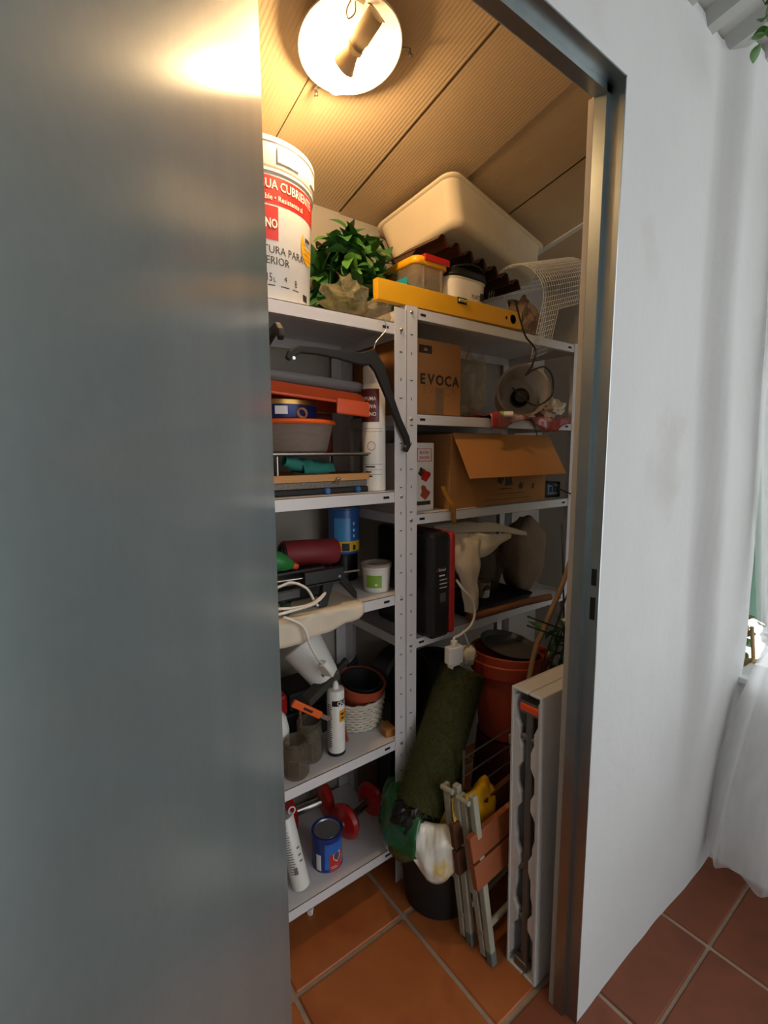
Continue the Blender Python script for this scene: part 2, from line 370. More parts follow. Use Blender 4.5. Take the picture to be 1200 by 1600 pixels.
obj('cover_strip', MB().add([(x, y, ZC(y) + d) for d in (-.003, -.001) for x, y in ((1.125, WI), (1.130, WI), (1.130, 1.383), (1.125, 1.383))],
    [(0, 1, 2, 3), (7, 6, 5, 4), (0, 4, 5, 1), (1, 5, 6, 2), (2, 6, 7, 3), (3, 7, 4, 0)]), 'whitep', ce)

# the steel door, hinged on the left jamb and swung out past the viewer
DH = Vector((.2165, .488, 0)); ang = 31.5
dr = struct(link('door_1', None, None, loc=DH, rot=(0, 0, R(-ang - 90))), 'galvanised sheet steel door swung open')
# local x runs from the hinge edge to the free edge, local +y is the visible (right hand) side
obj('door_sheet', MB().box(0, .70, -.038, 0, .012, 1.975), 'galv', dr, bevel=.0025)
for z in (.25, 1.0, 1.72): obj('hinge', MB().lathe([(0, -.05), (.007, -.05), (.007, .05), (0, .05)], 12, X=Matrix.Translation((-.004, -.042, z))), 'galvf', dr)

# porch outside: corrugated roof, low side wall, netting
rf = MB(); prof = []
x = -3.0
while x < 2.3:
    prof += [(x, 0), (x + .045, 0), (x + .063, -.026), (x + .092, -.026)]; x += .11
pv = [(a, y, ZC(y) + b - .006) for y in (WI - .004, -2.3) for a, b in prof]; n = len(prof)
rf.add(pv, [(i, i + 1, n + i + 1, n + i) for i in range(n - 1)])
struct(obj('porch_roof', rf, 'roof', solid=.002), 'grey corrugated porch roof sheet')  # real by the wall; its unseen outward run is lengthened to narrow the sky light
sw = MB().box(1.69, 1.79, -1.6, .56, 0, .625)
sdw = struct(obj('wall_side', sw, 'wallw', bevel=.004), 'low white parapet closing the side of the porch')
struct(obj('wall_light_block', MB().box(-1.5, -1.4, -2.4, WY, 0, 2.5).box(-1.4, -.2, -2.4, -2.3, 0, 2.7), mat('light_block_paint', '#c4c0b8', .9)), 'added unseen walls shutting out daylight from the left and rear')  # added out of view so daylight comes in mainly from the right
obj('ledge', MB().box(1.665, 1.81, -1.6, .47, .626, .645), 'wallw', sdw, bevel=.004)

# ================================================================== LAMP
lc = Vector((.601, .915, ZC(.915)))
lamp = thing('ceiling_lamp', 'round white ceiling lamp with bare lit bulb and empty glass clips', 'lamp', lc, rot=(R(-11.3), 0, 0))
obj('dish', MB().lathe([(0, -.004), (.050, -.004), (.054, -.012), (.096, -.022), (.104, -.030), (.106, -.030), (.106, -.026), (.060, -.001), (0, 0)], 64), 'whitep', lamp)
hold0, hold1 = Vector((.002, -.085, -.040)), Vector((-.006, -.010, -.052))
d = (hold1 - hold0).normalized()
X = aim(hold0, hold1)
ho = obj('lamp_holder', MB().lathe([(0, 0), (.017, 0), (.0175, .004), (.0175, .046), (.0155, .052), (.0155, .062), (.017, .063), (.017, .070), (.010, .071), (0, .071)], 24, X=X), mat('bakelite_holder', '#b9a27c', .5), lamp)
obj('terminal_block', MB().box(-.006, .006, .012, .020, .006, .042, X=X), mat('bakelite_block', '#a58d68', .5), ho, bevel=.002)
hs = obj('bulb_housing', MB().lathe([(.013, .071), (.014, .078), (.021, .098), (.0245, .106), (0, .106)], 24, X=X), mat('bulb_collar', '#d8bb8c', .5), lamp)
obj('bulb', MB().lathe([(.0245, .106), (.029, .118), (.030, .128), (.027, .142), (.018, .153), (.008, .1575), (0, .158)], 24, X=X), emis('lit_bulb', '#ffd49c', LAMP_STRENGTH), lamp)
for a in (-20, 94, 218):
    ca, sa = math.cos(R(a)), math.sin(R(a))
    cl = obj('glass_clip', MB().box(.100, .132, -.004, .004, -.014, -.011, X=Matrix.Rotation(R(a), 4, 'Z')).box(.129, .132, -.004, .004, -.028, -.011, X=Matrix.Rotation(R(a), 4, 'Z')), 'zinc', lamp)
    obj('screw', MB().tube([(ca * .126, sa * .126, -.023), (ca * .138, sa * .138, -.023)], .0025, 8), 'zinc', cl)
obj('bracket', MB().box(-.052, -.020, -.085, -.078, -.028, -.008).box(-.05, -.022, -.090, -.062, -.012, -.009), 'cream', lamp)
obj('wire', MB().tube(spline([(-.036, -.072, -.012), (-.042, -.055, -.024), (-.034, -.045, -.030), (-.026, -.058, -.026), (-.030, -.073, -.014), (.0, -.080, -.02), (.028, -.078, -.036)]), .0014, 6), mat('grey_wire', '#7a6a50', .5), lamp)

# ================================================================== STEEL SHELVING
PW = .039
def shelving(name, label, x0, x1, y0, y1, top, levels, seed):
    t = thing(name, label, 'shelving', (x0, y0, 0)); W, D = x1 - x0, y1 - y0
    rnd = random.Random(seed)
    for px, sx in ((0, 1), (W, -1)):
        for py, sy in ((0, 1), (D, -1)):
            m = MB(); a = (min(px, px + sx * PW), max(px, px + sx * PW)); b = (min(py, py + sy * PW), max(py, py + sy * PW))
            m.box(a[0], a[1], *((py, py + .0018) if sy > 0 else (py - .0018, py)), 0, top)
            m.box(*((px, px + .0018) if sx > 0 else (px - .0018, px)), b[0], b[1], 0, top)
            p = obj('post', m, 'white', t, bevel=.0005, bseg=1)
            h = MB(); z = .05; k = 0
            yy = py - .0004 * sy; cx = px + sx * PW * .45
            while z < top - .02:
                if sy > 0:
                    if (k % 2) == (0 if sx > 0 else 1): h.box(cx - .0045, cx + .0045, yy, yy + .001, z - .0015, z + .0015)
                    else: h.box(cx - .0014, cx + .0014, yy, yy + .001, z - .0038, z + .0038)
                xx = px - .0004 * sx; cy = py + sy * PW * .5
                h.box(xx - .0005, xx + .0005, cy - .002, cy + .002, z - .0055, z + .0055)
                z += .050 if k % 2 else .072; k += 1
            obj('slot_holes', h, 'slotgrey', p)['kind'] = 'stuff'
    for L in levels:
        m = MB(); g = .0022
        m.box(g, W - g, g, D - g, L - .0015, L)
        m.box(g, W - g, g, g + .0012, L - .031, L); m.box(g, W - g, D - g - .0012, D - g, L - .031, L)
        m.box(g, g + .0012, g, D - g, L - .031, L); m.box(W - g - .0012, W - g, g, D - g, L - .031, L)
        m.box(g, W - g, g, g + .012, L - .031, L - .030)
        s = obj('shelf', m, 'white', t)
        for bx in (PW + .022, W - PW - .028): obj('slot', MB().box(bx - .010, bx + .010, g - .0006, g + .0004, L - .019, L - .012), 'dark', s, bevel=.002)
        for bx in (PW * .45, W - PW * .4): obj('bolt', MB().lathe([(0, -.004), (.0035, -.0035), (.0055, 0), (0, 0)], 10, X=rotX('X', 90, (bx, 0, L - .016)) @ Matrix.Rotation(math.pi, 4, 'X')), 'zinc', s)
    return t
S1, S2, S3, S4, S5 = 1.66, 1.21, .915, .47, .125
T1, T2, T3, T4 = 1.71, 1.425, 1.14, .765
YF = 1.04
shelving('metal_shelving', 'white slotted steel shelving unit behind the steel door', -.02, .855, YF, 1.37, 1.70, (S1, S2, S3, S4, S5), 1)
shelving('metal_shelving', 'white slotted steel shelving unit beside the door jamb, holding cardboard boxes', .8575, 1.70, YF, 1.37, 1.712, (T1, T2, T3, T4), 2)

# ================================================================== TOP OF THE LEFT UNIT
# paint bucket
bx, by = .500, 1.20; ca0 = cama(bx, by)
ca0 += 8
b = thing('paint_bucket', 'large white paint bucket with red band label on the top shelf', 'bucket', (bx, by, S1))
Rb = lambda z: .131 + .012 * min(1, z / .27)
body = obj('bucket_body', MB().lathe([(0, 0), (.128, 0), (.131, .004), (.143, .27), (.147, .272), (.147, .277), (.143, .278), (.143, .30), (0, .30)], 64), 'whitep', b)
def band(z0, z1, a0, a1, m, nm, lab=None, par=None, off=.0006):
    mb = MB(); n = 40
    mb.grid(lambda u, v: ((Rb(z0 + (z1 - z0) * v) + off) * math.cos(R(ca0 + a0 + (a1 - a0) * u)), (Rb(z0 + (z1 - z0) * v) + off) * math.sin(R(ca0 + a0 + (a1 - a0) * u)), z0 + (z1 - z0) * v), n, 1)
    return obj(nm, mb, m, par or body)
band(.207, .264, -150, 150, 'red', 'label_band')
band(.133, .203, -22, 15, 'red', 'logo_square')
obj('lid', MB().lathe([(0, .336), (.140, .336), (.143, .341), (.150, .341), (.1515, .338), (.1515, .330), (.149, .328), (.1475, .285), (.146, .282), (.144, .284), (.144, .30)], 64), 'whitep', b)
for a in (-20, 20, 30, 62): 
    obj('lid_tab', MB().box(.1475, .151, -.016, .016, .291, .322, X=Matrix.Rotation(R(ca0 + a), 4, 'Z')), 'whitep', b, bevel=.001)
tx = MB(); ctext(tx, 'AGUA CUBRIENTE', .027, Rb(.24), .238, a_left=ca0 - 9, bold=.012, off=.0016, squash=.78)
ctext(tx, 'lavable \u2022 Resistente al', .0165, Rb(.22), .215, a_left=ca0 - 6, bold=.012, off=.0016, squash=.86)
ctext(tx, 'NO', .027, Rb(.17), .158, a_right=ca0 + 14, bold=.03, off=.0016, squash=.66)
obj('lettering', tx, 'whitep', body)
tx = MB(); ctext(tx, 'PINTURA PARA', .024, Rb(.11), .105, a_right=ca0 + 47, squash=.88); ctext(tx, 'INTERIOR', .024, Rb(.09), .082, a_right=ca0 + 27, squash=.88)
ctext(tx, '15', .026, Rb(.05), .045, a_right=ca0 + 8, squash=.6); ctext(tx, 'L', .014, Rb(.05), .045, a_right=ca0 + 12)
ctext(tx, '4', .017, Rb(.05), .049, a_right=ca0 + 24); ctext(tx, '8', .024, Rb(.05), .044, a_right=ca0 + 37, squash=.7)
for a0, a1 in ((17, 27), (31, 40), (4, 11)): patch(tx, Rb(.03), ca0 + a0, ca0 + a1, .036, .0385)
patch(tx, Rb(.03), ca0 + 48, ca0 + 57, .022, .038)
obj('lettering', tx, 'ink', body)
yc = MB(); n = 24; cz, ca, rr = .145, 55, .030
yc.add([((Rb(cz) + .0012) * math.cos(R(ca0 + ca) + rr * math.cos(2 * math.pi * i / n) / .14), (Rb(cz) + .0012) * math.sin(R(ca0 + ca) + rr * math.cos(2 * math.pi * i / n) / .14), cz + 1.25 * rr * math.sin(2 * math.pi * i / n)) for i in range(n)], [tuple(range(n))])
obj('yellow_seal', yc, 'yellow', body)
tx = MB(); patch(tx, Rb(.16), ca0 + 50, ca0 + 60, .160, .167, 6, off=.002)
for k in range(4): patch(tx, Rb(.15), ca0 + 46, ca0 + 63, .150 - k * .011, .1512 - k * .011, off=.002)
obj('lettering', tx, 'ink', body)

# artificial plant: each leaf its own part
def leaf_mesh(nm, Ln, Wd, lobes=0):
    mb = MB()
    def fn(u, v):
        w = Wd * math.sin(math.pi * min(1, v * .93 + .05)) ** .8 * (1 + lobes * math.sin(v * 19))
        x = (u - .5) * 2 * w
        return (x, Ln * v, .25 * abs(x) + .18 * Ln * v * (1 - v) * 1.5 - .22 * Ln * v * v)
    mb.grid(fn, 2, 6); return mb.mesh(nm)
lm = [leaf_mesh('broad_leaf', .075, .020, .12), leaf_mesh('ivy_leaf', .055, .021, .2)]
lm[0].materials.append(M['green']); lm[1].materials.append(M['green2'])
pl = thing('artificial_plant', 'green artificial leaf garland heaped beside the paint bucket', 'plant', (.80, 1.235, S1))
rnd = random.Random(3)
obj('stem', MB().tube(spline([(-.06, .03, .02), (-.03, 0, .16), (.03, -.02, .22), (.09, -.03, .20), (.17, -.04, .19)]), .003, 6).tube(spline([(-.05, .04, .02), (-.06, .0, .18), (-.02, .03, .26)]), .003, 6), 'green', pl)
for i in range(270):
    th, ph = rnd.uniform(0, 2 * math.pi), rnd.uniform(-.3, 1.4)
    q = rnd.random()
    c = Vector((-.005 + .10 * math.cos(th) * math.cos(ph) * rnd.uniform(.5, 1), .09 * math.sin(th) * math.cos(ph) * rnd.uniform(.5, 1), .12 + .17 * math.sin(ph) * rnd.uniform(.6, 1.0)))
    if i > 225: c = Vector((rnd.uniform(.02, .14), rnd.uniform(-.02, .06), rnd.uniform(.10, .27)))
    if c.y > .085: c.y = .085
    if c.x < -.05: c.y = abs(c.y) * .4 + .03
    o = bpy.data.objects.new('leaf', lm[0 if q < .6 else 1]); col.objects.link(o); o.parent = pl; o.location = c
    o.rotation_euler = (rnd.uniform(-.9, 1.0), rnd.uniform(-.8, .8), rnd.uniform(0, 6.28)); k = rnd.uniform(.7, 1.2); o.scale = (k, k, k)

# cellophane bags on the front of the top shelf
def bag(name, label, loc, r, seed, m, amp=.3, rotz=0, group=None, n=26, freq=2.2):
    t = thing(name, label, 'bag', loc, rotz, group); obj('film', crumple(*r, seed, amp, n, freq), m, t); return t
bag('cellophane_bag', 'crinkled clear cellophane bag in front of the artificial leaves', (.705, 1.10, S1), (.078, .045, .050), 4, 'foil', .6, 10, 'clear bags on the top shelf', 18, 2.8)
bag('cellophane_bag', 'small milky plastic bag under the end of the spirit level', (.806, 1.115, S1), (.038, .055, .036), 9, 'clearp', .4, 0, 'clear bags on the top shelf', 16, 2)

# ================================================================== TOP OF THE RIGHT UNIT
# white tub leaning against the ceiling
u = Vector((.96, .16, -.075)).normalized(); v = (Vector((-.34, .92, -.20))); v = (v - u * v.dot(u)).normalized(); wv = u.cross(v)
tC = Vector((1.035, 1.052, 2.117))
t = thing('storage_tub', 'cream white plastic tub lying tilted under the ceiling', 'tub')
t.matrix_world = Matrix(((u.x, v.x, wv.x, tC.x), (u.y, v.y, wv.y, tC.y), (u.z, v.z, wv.z, tC.z), (0, 0, 0, 1)))
tl, tw = .60, .325
def rrect(hx, hy, r, n=6):
    pts = []
    for cx, cy, a in ((hx - r, hy - r, 0), (-hx + r, hy - r, 90), (-hx + r, -hy + r, 180), (hx - r, -hy + r, 270)):
        pts += [(cx + r * math.cos(R(a + 90 * i / n)), cy + r * math.sin(R(a + 90 * i / n))) for i in range(n + 1)]
    return pts
def stack(mb, rings, cap0=True, cap1=False, X=None):
    n = len(rings[0][0]); vs = [(x, y, z) for pts, z in rings for x, y in pts]; fs = []
    for j in range(len(rings) - 1):
        for i in range(n): fs.append((j * n + i, j * n + (i + 1) % n, (j + 1) * n + (i + 1) % n, (j + 1) * n + i))
    if cap0: fs.append(tuple(range(n))[::-1])
    if cap1: fs.append(tuple(range((len(rings) - 1) * n, len(rings) * n)))
    return mb.add(vs, fs, True, X)
hx, hy = tl / 2, tw / 2; Xc = Matrix.Translation((hx, hy, -.125))
mb = MB(); stack(mb, [(rrect(hx - .06, hy - .05, .03), .0), (rrect(hx - .045, hy - .035, .04), .003), (rrect(hx - .034, hy - .026, .045), .016), (rrect(hx - .012, hy - .012, .04), .118), (rrect(hx - .010, hy - .010, .04), .120)], X=Xc)
obj('tub_body', mb, 'cream', t, solid=.002)
mb = MB(); stack(mb, [(rrect(hx - .011, hy - .011, .04), .119), (rrect(hx, hy, .045), .119), (rrect(hx + .001, hy + .001, .045), .125), (rrect(hx - .009, hy - .009, .04), .126), (rrect(hx - .011, hy - .011, .04), .119)], cap0=False, X=Xc)
obj('rim', mb, 'cream', t)
# brown corrugated sheet below it
t = thing('corrugated_sheet', 'dark red-brown corrugated roofing sheet under the white tub', 'roof sheet', (1.015, 1.09, 1.935), rot=(R(2), R(9.5), 0))
prof = []
for i in range(7): prof += [(i * .058 + .00, 0), (i * .058 + .012, .018), (i * .058 + .026, .020), (i * .058 + .046, -.004)]
n = len(prof); vs = [(a, y, z) for y in (0, .26) for a, z in prof]
obj('sheet', MB().add(vs, [(i, i + 1, n + i + 1, n + i) for i in range(n - 1)]), 'brownroof', t, solid=.003)
# clip-lid container
t = thing('food_container', 'clear container with yellow lid and red clip beside the cream pail', 'container', (.945, 1.108, T1))
mb = MB(); stack(mb, [(rrect(.052, .09, .018), 0), (rrect(.056, .094, .02), .004), (rrect(.062, .10, .02), .157)], X=Matrix.Translation((.065, .10, 0)))
obj('container_body', mb, 'clearp', t, solid=.0015)
mb = MB(); stack(mb, [(rrect(.064, .102, .02), .150), (rrect(.067, .105, .022), .152), (rrect(.067, .105, .022), .168), (rrect(.06, .098, .02), .174)], cap1=True, X=Matrix.Translation((.065, .10, 0)))
obj('lid', mb, 'yellow', t)
obj('clip', MB().box(.030, .130, -.010, -.004, .160, .176).box(.030, .130, -.010, .075, .174, .179), 'redp', t, bevel=.0025)
obj('corner_rib', MB().box(.0285, .033, -.003, .002, .0, .152).box(.100, .104, -.003, .002, 0, .152), 'clearp', t)
obj('sticker', MB().grid(lambda a, b: (-.0022 - .004 * b, .03 + .11 * a, .055 + .062 * b), 4, 2), mat('turquoise_sticker', '#2aa3b4', .4, c2='#d8c9a0', c2amt=.62, c2scale=18), t)
obj('contents', MB().box(.02, .11, .02, .18, .004, .04), 'cream', t, bevel=.008)
# cream pail with black lid
t = thing('plaster_pail', 'cream square pail with black lid behind the spirit level', 'pail', (1.165, 1.165, T1)); t.scale = (1, 1, 1.3)
obj('pail_body', MB().lathe([(0, 0), (.072, 0), (.075, .004), (.086, .105), (.089, .108), (.086, .112), (0, .112)], 48, sq=(1, .8, 4)), 'whitep', t)
obj('lid', MB().lathe([(0, .122), (.082, .122), (.086, .128), (.090, .128), (.092, .124), (.092, .113), (.089, .110), (.086, .112)], 48, sq=(1, .8, 4)), 'black', t)
obj('handle', MB().tube(spline([(-.092, -.01, .118), (-.06, -.065, .132), (.0, -.082, .138), (.06, -.065, .132), (.092, -.01, .118)]), .0025, 6), 'black', t)
tx = MB(); ftext(tx, 'PLASTE', .014, .006, .068, -.0665); ftext(tx, 'listo', .010, .008, .055, -.0648)
for k in range(4): tx.box(.006, .036, -.0622 + k * .001, -.0618 + k * .001, .046 - k * .008, .048 - k * .008)
tx.box(.046, .062, -.066, -.0655, .066, .084); tx.box(.044, .060, -.0625, -.062, .030, .046)
obj('lettering', tx, 'ink', t)
# spirit level
t = thing('spirit_level', 'yellow spirit level lying along the edge of the top shelf', 'level', (.766, 1.046, T1 + .0022), rot=(0, R(-.6), 0))
obj('beam', MB().box(0, .59, 0, .021, 0, .053), 'yellow', t, bevel=.0015)
obj('round_vial', MB().lathe([(0, -.0015), (.014, -.0015), (.0145, 0), (0, 0)], 24, X=rotX('X', 90, (.545, 0, .0265))), mat('smoky_vial', '#5c4a20', .2), t)
obj('bolt', MB().lathe([(0, -.001), (.005, -.001), (.005, 0), (0, 0)], 16, X=rotX('X', 90, (.512, 0, .0265))), 'dark', t)
vv = obj('centre_vial', MB().box(.290, .328, -.0008, .0218, .036, .0535), 'dark', t)
obj('vial_tube', MB().tube([(.294, -.0012, .045), (.324, -.0012, .045)], .0045, 10), mat('vial_liquid', '#c7c06a', .15), vv)
obj('end_cap', MB().box(.589, .5935, -.0005, .0215, -.0003, .0535), 'blackm', t, bevel=.001)
# wire mesh roll
t = thing('wire_mesh', 'curled piece of white wire mesh at the right end of the top shelf', 'wire mesh', (1.385, 1.10, T1))
ax = Vector((.95, .10, .30)).normalized(); e1 = Vector((-.10, -.95, .0)); e1 = (e1 - ax * e1.dot(ax)).normalized(); e2 = ax.cross(e1)
if e2.z < 0: e2 = -e2
mb = MB()
def mp(s, a):   # s along the axis, a angle: 0 = towards the room, 90 = top
    rad = .105
    if a < -20:
        k = (-20 - a) / 57.3 * rad
        base = e1 * math.cos(R(-20)) * rad + e2 * math.sin(R(-20)) * rad + (e1 * -.34 + e2 * -.94) * k
    else: base = e1 * math.cos(R(a)) * rad + e2 * math.sin(R(a)) * rad
    return Vector((0, 0, .125)) + ax * s + base
for i in range(25):
    s = .37 * i / 24; lo = -118 if i < 9 else -40
    mb.tube([mp(s - .02 * max(0, (-a - 20)) / 60, a) for a in range(lo, 175, 8)], .0010, 5)
for k in range(34):
    a = -117 + k * 8.5
    mb.tube([mp(.37 * i / 10 - .02 * max(0, (-a - 20)) / 60, a) for i in range(11 if a > -41 else 4)], .0010, 5)
obj('wire_grid', mb, 'whitep', t)['kind'] = 'stuff'
# things lying behind the mesh
t = thing('plastic_crate', 'black plastic crate behind the white wire mesh', 'crate', (1.545, 1.235, T1))
mb = MB()
for i in range(9): mb.box(i * .016, i * .016 + .011, 0, .008, 0, .075); mb.box(i * .016, i * .016 + .008, .112, .12, 0, .075)
mb.box(0, .136, 0, .12, 0, .004); mb.box(-.004, .140, -.004, .006, .066, .082); mb.box(-.004, .140, .114, .124, .066, .082); mb.box(-.004, .004, 0, .12, 0, .082); mb.box(.132, .140, 0, .12, 0, .082)
obj('crate_body', mb, 'blackm', t)
bag('paper_sack', 'limp beige sack lying behind the pail and spirit level', (1.475, 1.135, T1), (.080, .05, .072), 21, 'sack', .35)
# black cable hanging over the shelf edge
t = obj('power_cable', MB().tube(spline([(1.30, 1.032, 1.80), (1.325, 1.028, 1.74), (1.345, 1.020, 1.69), (1.39, 1.015, 1.655), (1.37, 1.01, 1.60), (1.33, 1.005, 1.565), (1.375, 1.01, 1.585), (1.43, 1.005, 1.60), (1.47, 1.0, 1.57), (1.47, 1.0, 1.51), (1.42, 1.01, 1.475), (1.37, 1.01, 1.475), (1.33, 1.02, 1.50), (1.335, 1.06, 1.53)], 10), .0032, 6), 'black')
tag(t, 'black power cable dangling in loops from the top shelf', 'cable')

# ================================================================== LEFT UNIT, SECOND SHELF
def ribbon(pts, widths, y0, y1):
    """flat bar in the xz plane that follows pts with the given widths"""
    P = [Vector((p[0], p[1])) for p in pts]; up = []; lo = []
    for i, p in enumerate(P):
        t = (P[min(i + 1, len(P) - 1)] - P[max(i - 1, 0)]).normalized(); nrm = Vector((-t.y, t.x)); up.append(p + nrm * widths[i] / 2); lo.append(p - nrm * widths[i] / 2)
    return MB().prism([tuple(p) for p in up + lo[::-1]], y0, y1, 'y')
def hanger(label, loc, rotz):
    t = thing('coat_hanger', label, 'hanger', loc, rotz, 'black coat hangers')
    L = [(.012, -.002), (-.04, -.012), (-.10, -.008), (-.16, -.006), (-.205, -.008), (-.228, -.022), (-.236, -.034)]
    obj('arm', ribbon(L, [.040, .030, .022, .018, .018, .017, .012], -.006, .006), 'blackm', t, bevel=.003)
    Rr = [(-.012, .006), (.022, -.030), (.055, -.100), (.085, -.160), (.112, -.205), (.118, -.225), (.108, -.242)]
    obj('arm', ribbon(Rr, [.040, .034, .023, .019, .019, .018, .014], -.0062, .0062), 'blackm', t, bevel=.003)
    obj('hook', MB().tube(spline([(.004, 0, .010), (.012, 0, .034), (.032, 0, .055), (.046, 0, .072), (.043, 0, .088), (.034, 0, .096)]), .0016, 6), 'steel', t)
    for p in ((-.222, -.030), (.104, -.228)): obj('rivet', MB().lathe([(0, -.001), (.004, -.001), (.004, 0), (0, 0)], 12, X=rotX('X', 90, (p[0], -.0063, p[1]))), 'steel', t)
    return t
hanger('black plastic coat hanger hooked on the upper shelf edge, tilted', (.732, 1.026, 1.562), 0)
hanger('black coat hanger half hidden behind the steel door', (.447, 1.058, 1.558), 76)
# foam spray can
fx, fy = .787, 1.098; a0 = cama(fx, fy)
t = thing('foam_can', 'tall white foam spray can with maroon band', 'spray can', (fx, fy, S2))
bd = obj('can_body', MB().lathe([(0, .0), (.029, 0), (.0325, .003), (.0325, .285), (.029, .292), (0, .292)], 40), 'whitep', t)
obj('cap', MB().lathe([(.0285, .289), (.0285, .335), (.0265, .340), (0, .340)], 40), 'whitep', t)
mb = MB(); patch(mb, .0325, a0 - 95, a0 + 28, .190, .278, 20); obj('maroon_band', mb, 'maroon', bd)
tx = MB()
for s_, z in (('ESPUMA', .247), ('EXPANSIVA', .226), ('POLIURETANO', .206)): ctext(tx, s_, .0145, .0325, z, a_right=a0 + 12, bold=.01, off=.0013, squash=.8)
obj('lettering', tx, 'whitep', bd)
tx = MB()
for z in (.164, .172, .075, .060, .047): patch(tx, .0325, a0 - 60, a0 + 45, z, z + .0008, 14)
for z, q in ((.0665, 5), (.0525, -12), (.0405, -8)): patch(tx, .0325, a0 - 45, a0 + q, z, z + .004, 10)
obj('lettering', tx, 'ink', bd)
sl = MB(); n = 20
for rr0, rr1 in ((.0105, .0120),):
    sl.grid(lambda u, v: ((.0332) * math.cos(R(a0 - 12) + (rr0 + (rr1 - rr0) * v) * math.cos(2 * math.pi * u) / .033), (.0332) * math.sin(R(a0 - 12) + (rr0 + (rr1 - rr0) * v) * math.cos(2 * math.pi * u) / .033), .125 + (rr0 + (rr1 - rr0) * v) * math.sin(2 * math.pi * u)), 24, 1)
obj('seal', sl, 'gold', bd)
# table grill
t = thing('table_grill', 'table grill with wooden frame and stone plate', 'grill', (.385, 1.085, S2))
obj('base_tray', MB().box(0, .385, 0, .235, 0, .016), 'blackm', t, bevel=.004)
obj('stone_plate', MB().box(.004, .38, .004, .23, .0165, .034), 'granite', t, bevel=.002)
obj('wooden_frame', MB().box(-.002, .394, -.004, .014, .0345, .052).box(-.002, .394, .22, .238, .0345, .052).box(-.002, .016, .014, .22, .0345, .052).box(.376, .394, .014, .22, .0345, .052), 'wood', t)
for x in (.108, .385):
    for y in (.006, .225): obj('leg', MB().tube([(x, y, .052), (x, y, .099)], .003, 8), 'steel', t)
obj('top_plate', MB().box(.09, .392, -.002, .234, .099, .1045), 'black', t, bevel=.002)
obj('top_rail', MB().tube([(.09, -.005, .105), (.392, -.005, .105)], .003, 8), 'steel', t)
for x in (.24, .335): obj('knob', MB().lathe([(0, .0), (.009, 0), (.009, .006), (.007, .010), (0, .010)], 16, X=rotX('X', 90, (x, 0, .009))), 'blue', t)
obj('latch', MB().tube(spline([(.265, -.006, .026), (.268, -.011, .040), (.275, -.011, .040), (.277, -.006, .026)]), .0025, 6), 'steel', t)
t = thing('cleaning_cloth', 'teal cloth bundled on the wooden grill frame', 'cloth', (.625, 1.15, S2 + .0505), 12)
obj('fabric', MB().grid(lambda u, v: (-.055 + .11 * u, .028 * math.cos(math.pi * v) + .004 * noise.noise(Vector((u * 6, v * 4, 1))), .004 + .036 * math.sin(math.pi * v) * (1 - .25 * u) + .008 * noise.noise(Vector((u * 5, v * 5, 3)))), 14, 10), 'teal', t, solid=.002)
obj('fabric_fold', MB().lathe([(.014, 0), (.018, .03), (.012, .06)], 12, X=rotX('Y', -75, (-.045, -.005, .022))), 'teal', t)
# bowl with orange lid
t = thing('food_bowl', 'milky round plastic bowl with orange lid on the grill', 'bowl', (.585, 1.205, 1.3155))
obj('bowl_body', MB().lathe([(0, 0), (.085, 0), (.098, .006), (.114, .07), (.117, .078)], 48), 'milky', t)
obj('lid', MB().lathe([(.112, .076), (.121, .076), (.123, .080), (.121, .086), (.112, .088), (.106, .083), (0, .083)], 48), 'orange2', t)
# biscuit tin
tx0, ty0 = .555, 1.205; a0 = cama(tx0, ty0)
t = thing('biscuit_tin', 'dark blue round biscuit tin with gold rim', 'tin', (tx0, ty0, 1.4035))
bd = obj('tin_body', MB().lathe([(0, 0), (.097, 0), (.098, .002), (.098, .042), (0, .042)], 48), 'navy', t)
obj('lid_rim', MB().lathe([(.0985, .034), (.1, .035), (.1, .046), (.098, .048), (0, .047)], 48), 'gold', t)
mb = MB(); patch(mb, .098, a0 - 6, a0 + 12, .010, .030); obj('crest_print', mb, 'whitep', bd)
mb = MB(); mb.add([(.0985 * math.cos(R(a0 + 36) + .017 * math.cos(k * .4) / .098), .0985 * math.sin(R(a0 + 36) + .017 * math.cos(k * .4) / .098), .014 + .014 * math.sin(k * .4)) for k in range(16)], [tuple(range(16))]); obj('biscuit_print', mb, mat('biscuit_print', '#a86b38', .6), bd)
# orange tray and grey lid on top
t = thing('plastic_tray', 'orange-red shallow plastic tray lying upside down on the tin', 'tray', (.60, 1.20, 1.450), rot=(0, R(3.5), 0))
mb = MB(); stack(mb, [(rrect(.185, .115, .03), .006), (rrect(.185, .115, .03), 0), (rrect(.182, .112, .03), 0), (rrect(.166, .098, .03), .032), (rrect(.158, .09, .03), .036)], cap0=False, cap1=True)
obj('tray_body', mb, 'orange', t)
obj('corner_flap', MB().box(.06, .172, -.121, -.113, -.028, .012), 'orange', t, bevel=.004)
t = thing('flat_tray', 'grey translucent shallow tray lying on the orange tray', 'tray', (.59, 1.215, 1.4885), rot=(0, R(3), 0))
mb = MB(); stack(mb, [(rrect(.165, .10, .03), 0), (rrect(.175, .112, .03), .004), (rrect(.178, .115, .03), .022), (rrect(.172, .11, .03), .026)], cap1=True)
obj('lid_body', mb, 'milkgrey', t)
t = thing('red_box', 'dark red plastic box behind the biscuit tin', 'box', (.675, 1.275, 1.3155))
obj('box_body', MB().box(0, .085, 0, .07, 0, .118), 'redcyl', t, bevel=.006)

